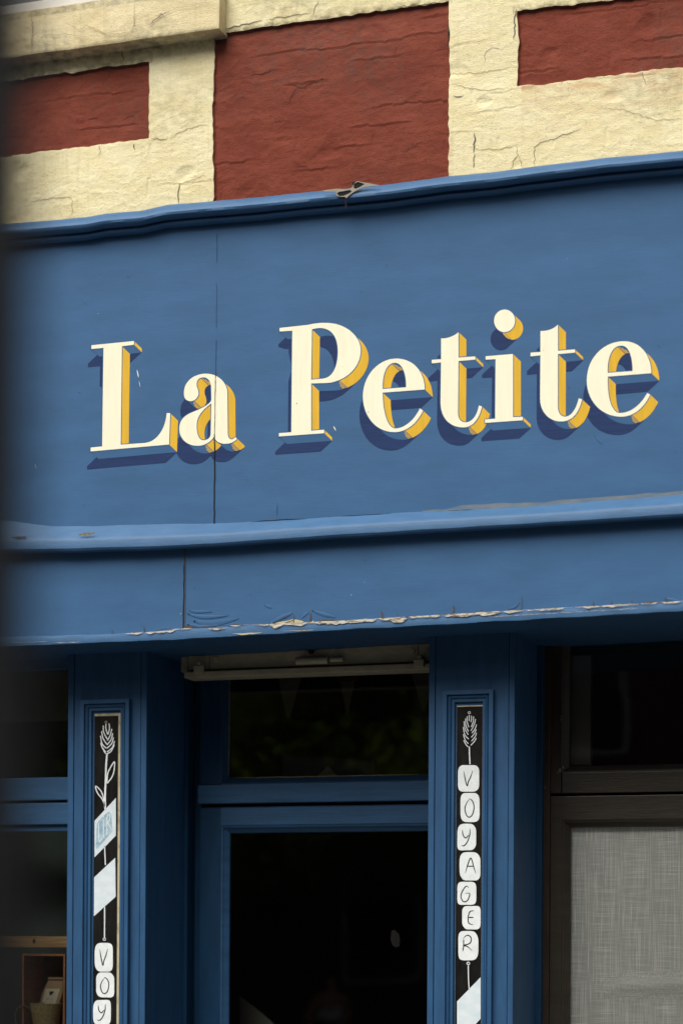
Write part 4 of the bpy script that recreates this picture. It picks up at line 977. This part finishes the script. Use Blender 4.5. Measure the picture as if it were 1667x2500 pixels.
# second banner
b2 = thing('pebble_banner', (W(1144, 2200, PY).x, PY, .6), 'narrow black painted panel with seven lettered white pebbles, right pilaster', 'sign board', 'narrow painted panels on the pilasters')
box('backing_strip', X(1112.5), X(1177), PY+.004, -.001, .5, W(1144, 1722, PY).z, M['oldcream'], b2, .001)
v_, f_ = box_geo(X(1113.2), X(1175.3), PY, PY+.0035, .5, W(1144, 1725, PY).z, .0008); mesh('panel', v_, f_, M['black'], b2)
Z9 = lambda L: [[(1080+a*.09352, 1680+b*.09352) for a, b in s] for s in L]
stroke_set('flower_head', Z9([[(690, 700), (692, 855)], [(745, 718), (752, 800), (735, 890)], [(643, 738), (640, 880), (683, 1022)], [(805, 740), (795, 880), (742, 1015)], [(602, 790), (600, 960), (670, 1132)], [(860, 805), (820, 950), (738, 1112)], [(556, 868), (580, 1060), (666, 1216)], [(884, 948), (840, 1070), (762, 1172)],
   [(535, 1020), (580, 1220), (680, 1330)], [(874, 1075), (830, 1180), (744, 1286)], [(540, 1205), (590, 1360), (668, 1450)], [(880, 1170), (850, 1265), (752, 1382)], [(550, 1362), (600, 1460), (662, 1535)], [(880, 1300), (820, 1400), (732, 1494)]]), 2.1, q, M['white'], b2)
stroke_set('flower_stem', Z9([[(695, 1525), (700, 1750), (712, 1985)]]), 2.8, q, M['white'], b2)
stroke_set('screw_eye', [ring(1145, 1740, 2.6)], 1.4, q, M['white'], b2)
for i, (ch, a, b, c, d) in enumerate([('V', 1116.5, 1868, 1169, 1932.7), ('O', 1122.6, 1936, 1171, 2007), ('Y', 1115, 2011, 1161.6, 2077.6), ('A', 1121, 2080, 1172, 2149.5), ('G', 1115, 2151.5, 1162, 2210), ('E', 1127.5, 2210.5, 1173, 2269), ('R', 1117, 2273, 1167, 2346)]):
    pebble(b2, ch, a, b, c, d, 20+i, q)
stroke_set('screw_eye', [ring(1142.5, 2352, 3.2)], 2, q, M['white'], b2)
stroke_set('cord', [[(1142.5, 2357), (1143, 2390), (1144.6, 2416)]], 2.4, q, M['white'], b2)
flat_poly('painted_flag', [[(1115, 2445), (1172.5, 2386), (1172.5, 2487), (1115, 2550)]], q, M['pale'], b2, 'blank pale flag at the foot of the panel')

# ------------------------------------------------------------------ foreground post, out of focus at the left
pd = 1.3; pe = CAM + (Fw + Rt*((56-VPX)/FPX))*pd
post = thing('street_post', (pe.x-.05, pe.y, -.12), 'dark out of focus post close to the camera at the left edge', 'post')
cyl('post_shaft', Vector((pe.x-.05, pe.y, 1.9)), Vector((0, 0, 1)), .05, 4.0, M['post'], post, 32)
cyl('post_base', Vector((pe.x-.05, pe.y, .04)), Vector((0, 0, 1)), .09, .32, M['post'], post, 32)
cyl('post_cap', Vector((pe.x-.05, pe.y, 3.92)), Vector((0, 0, 1)), .07, .05, M['post'], post, 32)

# ------------------------------------------------------------------ the far side of the street (mirrored in the glass)
def house(x0, x1, h, wallm, label, seed):
    rnd = random.Random(seed)
    t = thing('terraced_house', ((x0+x1)/2, -17, 0), label, 'house', 'houses on the far side of the street')
    box('wall', x0, x1, -24, -17, 0, h, wallm, t, 0)
    n = max(2, int((x1-x0)/2.4))
    for fl_ in range(2):
        for i in range(n):
            cx = x0+(x1-x0)*(i+.5)/n; z = 1.0+fl_*3.0
            f = box('window', cx-.55, cx+.55, -17.02, -16.94, z, z+1.6, M['whiteframe'], t, .01)
            box('window_pane', cx-.47, cx+.47, -16.95, -16.93, z+.08, z+1.52, M['glassdark'], f, 0)
    vs = [(x0-.2, -16.8, h), (x1+.2, -16.8, h), (x1+.2, -20.5, h+2), (x0-.2, -20.5, h+2), (x0-.2, -24.2, h), (x1+.2, -24.2, h)]
    mesh('roof', vs, [[0, 1, 2, 3], [3, 2, 5, 4], [0, 3, 4], [1, 5, 2]], M['slate'], t)
bk = bpy.data.materials.new('far_brick'); bk.use_nodes = True
tn = bk.node_tree.nodes.new('ShaderNodeTexBrick'); tn.inputs['Color1'].default_value = (.18, .045, .03, 1); tn.inputs['Color2'].default_value = (.12, .03, .02, 1); tn.inputs['Mortar'].default_value = (.2, .17, .14, 1); tn.inputs['Scale'].default_value = 1
tn.inputs['Brick Width'].default_value = .23; tn.inputs['Row Height'].default_value = .075; tn.inputs['Mortar Size'].default_value = .008
gg = bk.node_tree.nodes.new('ShaderNodeNewGeometry'); mm = bk.node_tree.nodes.new('ShaderNodeMapping'); mm.inputs['Rotation'].default_value = (R(90), 0, 0)
bk.node_tree.links.new(gg.outputs['Position'], mm.inputs[0]); bk.node_tree.links.new(mm.outputs[0], tn.inputs['Vector']); bk.node_tree.links.new(tn.outputs[0], bk.node_tree.nodes['Principled BSDF'].inputs['Base Color'])
house(-26, -16, 8.2, bk, 'red brick terraced house across the street, farthest left', 1)
house(-15.9, -9.5, 8.6, M['render'], 'brown rendered house across the street', 2)
house(-9.4, 4.5, 8.6, bk, 'red brick house across the street facing the brown door', 3)
house(4.6, 14, 8.2, bk, 'red brick terraced house across the street, farthest right', 4)
def tree(x, y, h, cr, seed, label):
    rnd = random.Random(seed); t = thing('street_tree', (x, y, 0), label, 'tree', 'trees on the far side of the street')
    cyl('trunk', Vector((x, y, h*.25)), Vector((0, 0, 1)), .13, h*.5, M['bark'], t, 10)
    vs, fs = [], []
    cl = [(rnd.gauss(0, .45)*cr, rnd.gauss(0, .45)*cr, h*.62+rnd.gauss(0, .30)*cr*1.3) for _ in range(26)]
    for i in range(3200):
        c = rnd.choice(cl); p = Vector((x+c[0]+rnd.gauss(0, .28), y+c[1]+rnd.gauss(0, .28), c[2]+rnd.gauss(0, .25)))
        a = Vector((rnd.gauss(0, 1), rnd.gauss(0, 1), rnd.gauss(0, 1))).normalized()*.07; b = a.orthogonal().normalized()*.05; k = len(vs)
        vs += [p-a, p+b, p+a, p-b]; fs.append([k, k+1, k+2, k+3])
    mesh('crown', vs, fs, M['leaf'], t)
tree(-8.6, -15.2, 5.6, 1.5, 5, 'leafy tree on the far pavement, left one')
tree(-5.6, -15.9, 6.0, 1.6, 6, 'leafy tree on the far pavement behind the bench')
tree(-7.2, -14.2, 4.2, 1.3, 9, 'low leafy tree on the far pavement between the taller ones')
tree(-4.0, -15.0, 5.0, 1.2, 8, 'small leafy tree on the far pavement, right one')
# person seated on a bench across the street, seen only as a reflection in the door glass
pv = CAM + (Fw + Rt*((805-VPX)/FPX))*25.0; py_ = 2*(DY+.034)-pv.y; px_ = pv.x
bench = thing('street_bench', (px_, py_, 0), 'low wooden bench across the street', 'bench')
box('seat', px_-.8, px_+.8, py_-.25, py_+.2, .33, .38, M['wood_dark'], bench)
for s in (-1, 1): box('leg', px_+s*.65-.04, px_+s*.65+.04, py_-.2, py_+.15, 0, .329, M['wood_dark'], bench)
per = thing('person', (px_, py_, 0), 'person in a white sleeveless top sitting on the bench across the street', 'person')
def skin(name, pts, edges, mt, parent, lvl=2):
    me = bpy.data.meshes.new(name); off = root_loc(parent)
    me.from_pydata([tuple(Vector(p[0])+Vector((px_, py_, 0))-off) for p in pts], edges, []); me.materials.append(mt)
    o = bpy.data.objects.new(name, me); COL.objects.link(o); o.parent = parent
    sk = o.modifiers.new('skin', 'SKIN'); sk.use_smooth_shade = True
    for i, p in enumerate(pts): me.skin_vertices[0].data[i].radius = p[1] if isinstance(p[1], tuple) else (p[1], p[1])
    me.skin_vertices[0].data[0].use_root = True
    sb = o.modifiers.new('sub', 'SUBSURF'); sb.levels = lvl; sb.render_levels = lvl
    return o
P_ = [((0, 0, .46), (.17, .12)), ((0, 0, .62), (.13, .10)), ((0, .01, .80), (.16, .11)), ((0, .01, .90), (.09, .07)), ((0, .02, .97), .05), ((0, .04, 1.05), (.075, .09)), ((0, .04, 1.14), (.075, .09)),
      ((.19, .01, .87), .055), ((.25, .03, .65), .042), ((.17, .22, .52), .034), ((.13, .32, .50), .03), ((-.19, .01, .87), .055), ((-.25, .03, .65), .042), ((-.17, .22, .52), .034), ((-.13, .32, .50), .03),
      ((.10, .10, .46), .085), ((.12, .44, .47), .065), ((.12, .46, .22), .05), ((.12, .44, .06), .04), ((.12, .58, .04), .035), ((-.10, .10, .46), .085), ((-.12, .44, .47), .065), ((-.12, .46, .22), .05), ((-.12, .44, .06), .04), ((-.12, .58, .04), .035)]
E_ = [(0, 1), (1, 2), (2, 3), (3, 4), (4, 5), (5, 6), (2, 7), (7, 8), (8, 9), (9, 10), (2, 11), (11, 12), (12, 13), (13, 14), (0, 15), (15, 16), (16, 17), (17, 18), (18, 19), (0, 20), (20, 21), (21, 22), (22, 23), (23, 24)]
skin('body', P_, E_, M['skin'], per)
skin('top', [((0, 0, .47), (.185, .135)), ((0, 0, .62), (.15, .12)), ((0, .01, .80), (.172, .128)), ((.09, .01, .89), (.035, .08)), ((-.09, .01, .89), (.035, .08))], [(0, 1), (1, 2), (2, 3), (2, 4)], M['shirt'], per)
skin('trousers', [((0, .02, .45), (.19, .13)), ((.10, .12, .46), .098), ((.12, .44, .47), .08), ((.12, .46, .15), .062), ((-.10, .12, .46), .098), ((-.12, .44, .47), .08), ((-.12, .46, .15), .062)], [(0, 1), (1, 2), (2, 3), (0, 4), (4, 5), (5, 6)], M['trouser'], per)
skin('hair', [((0, .02, 1.10), (.085, .10)), ((0, .01, 1.17), (.08, .095))], [(0, 1)], M['hairmat'], per)
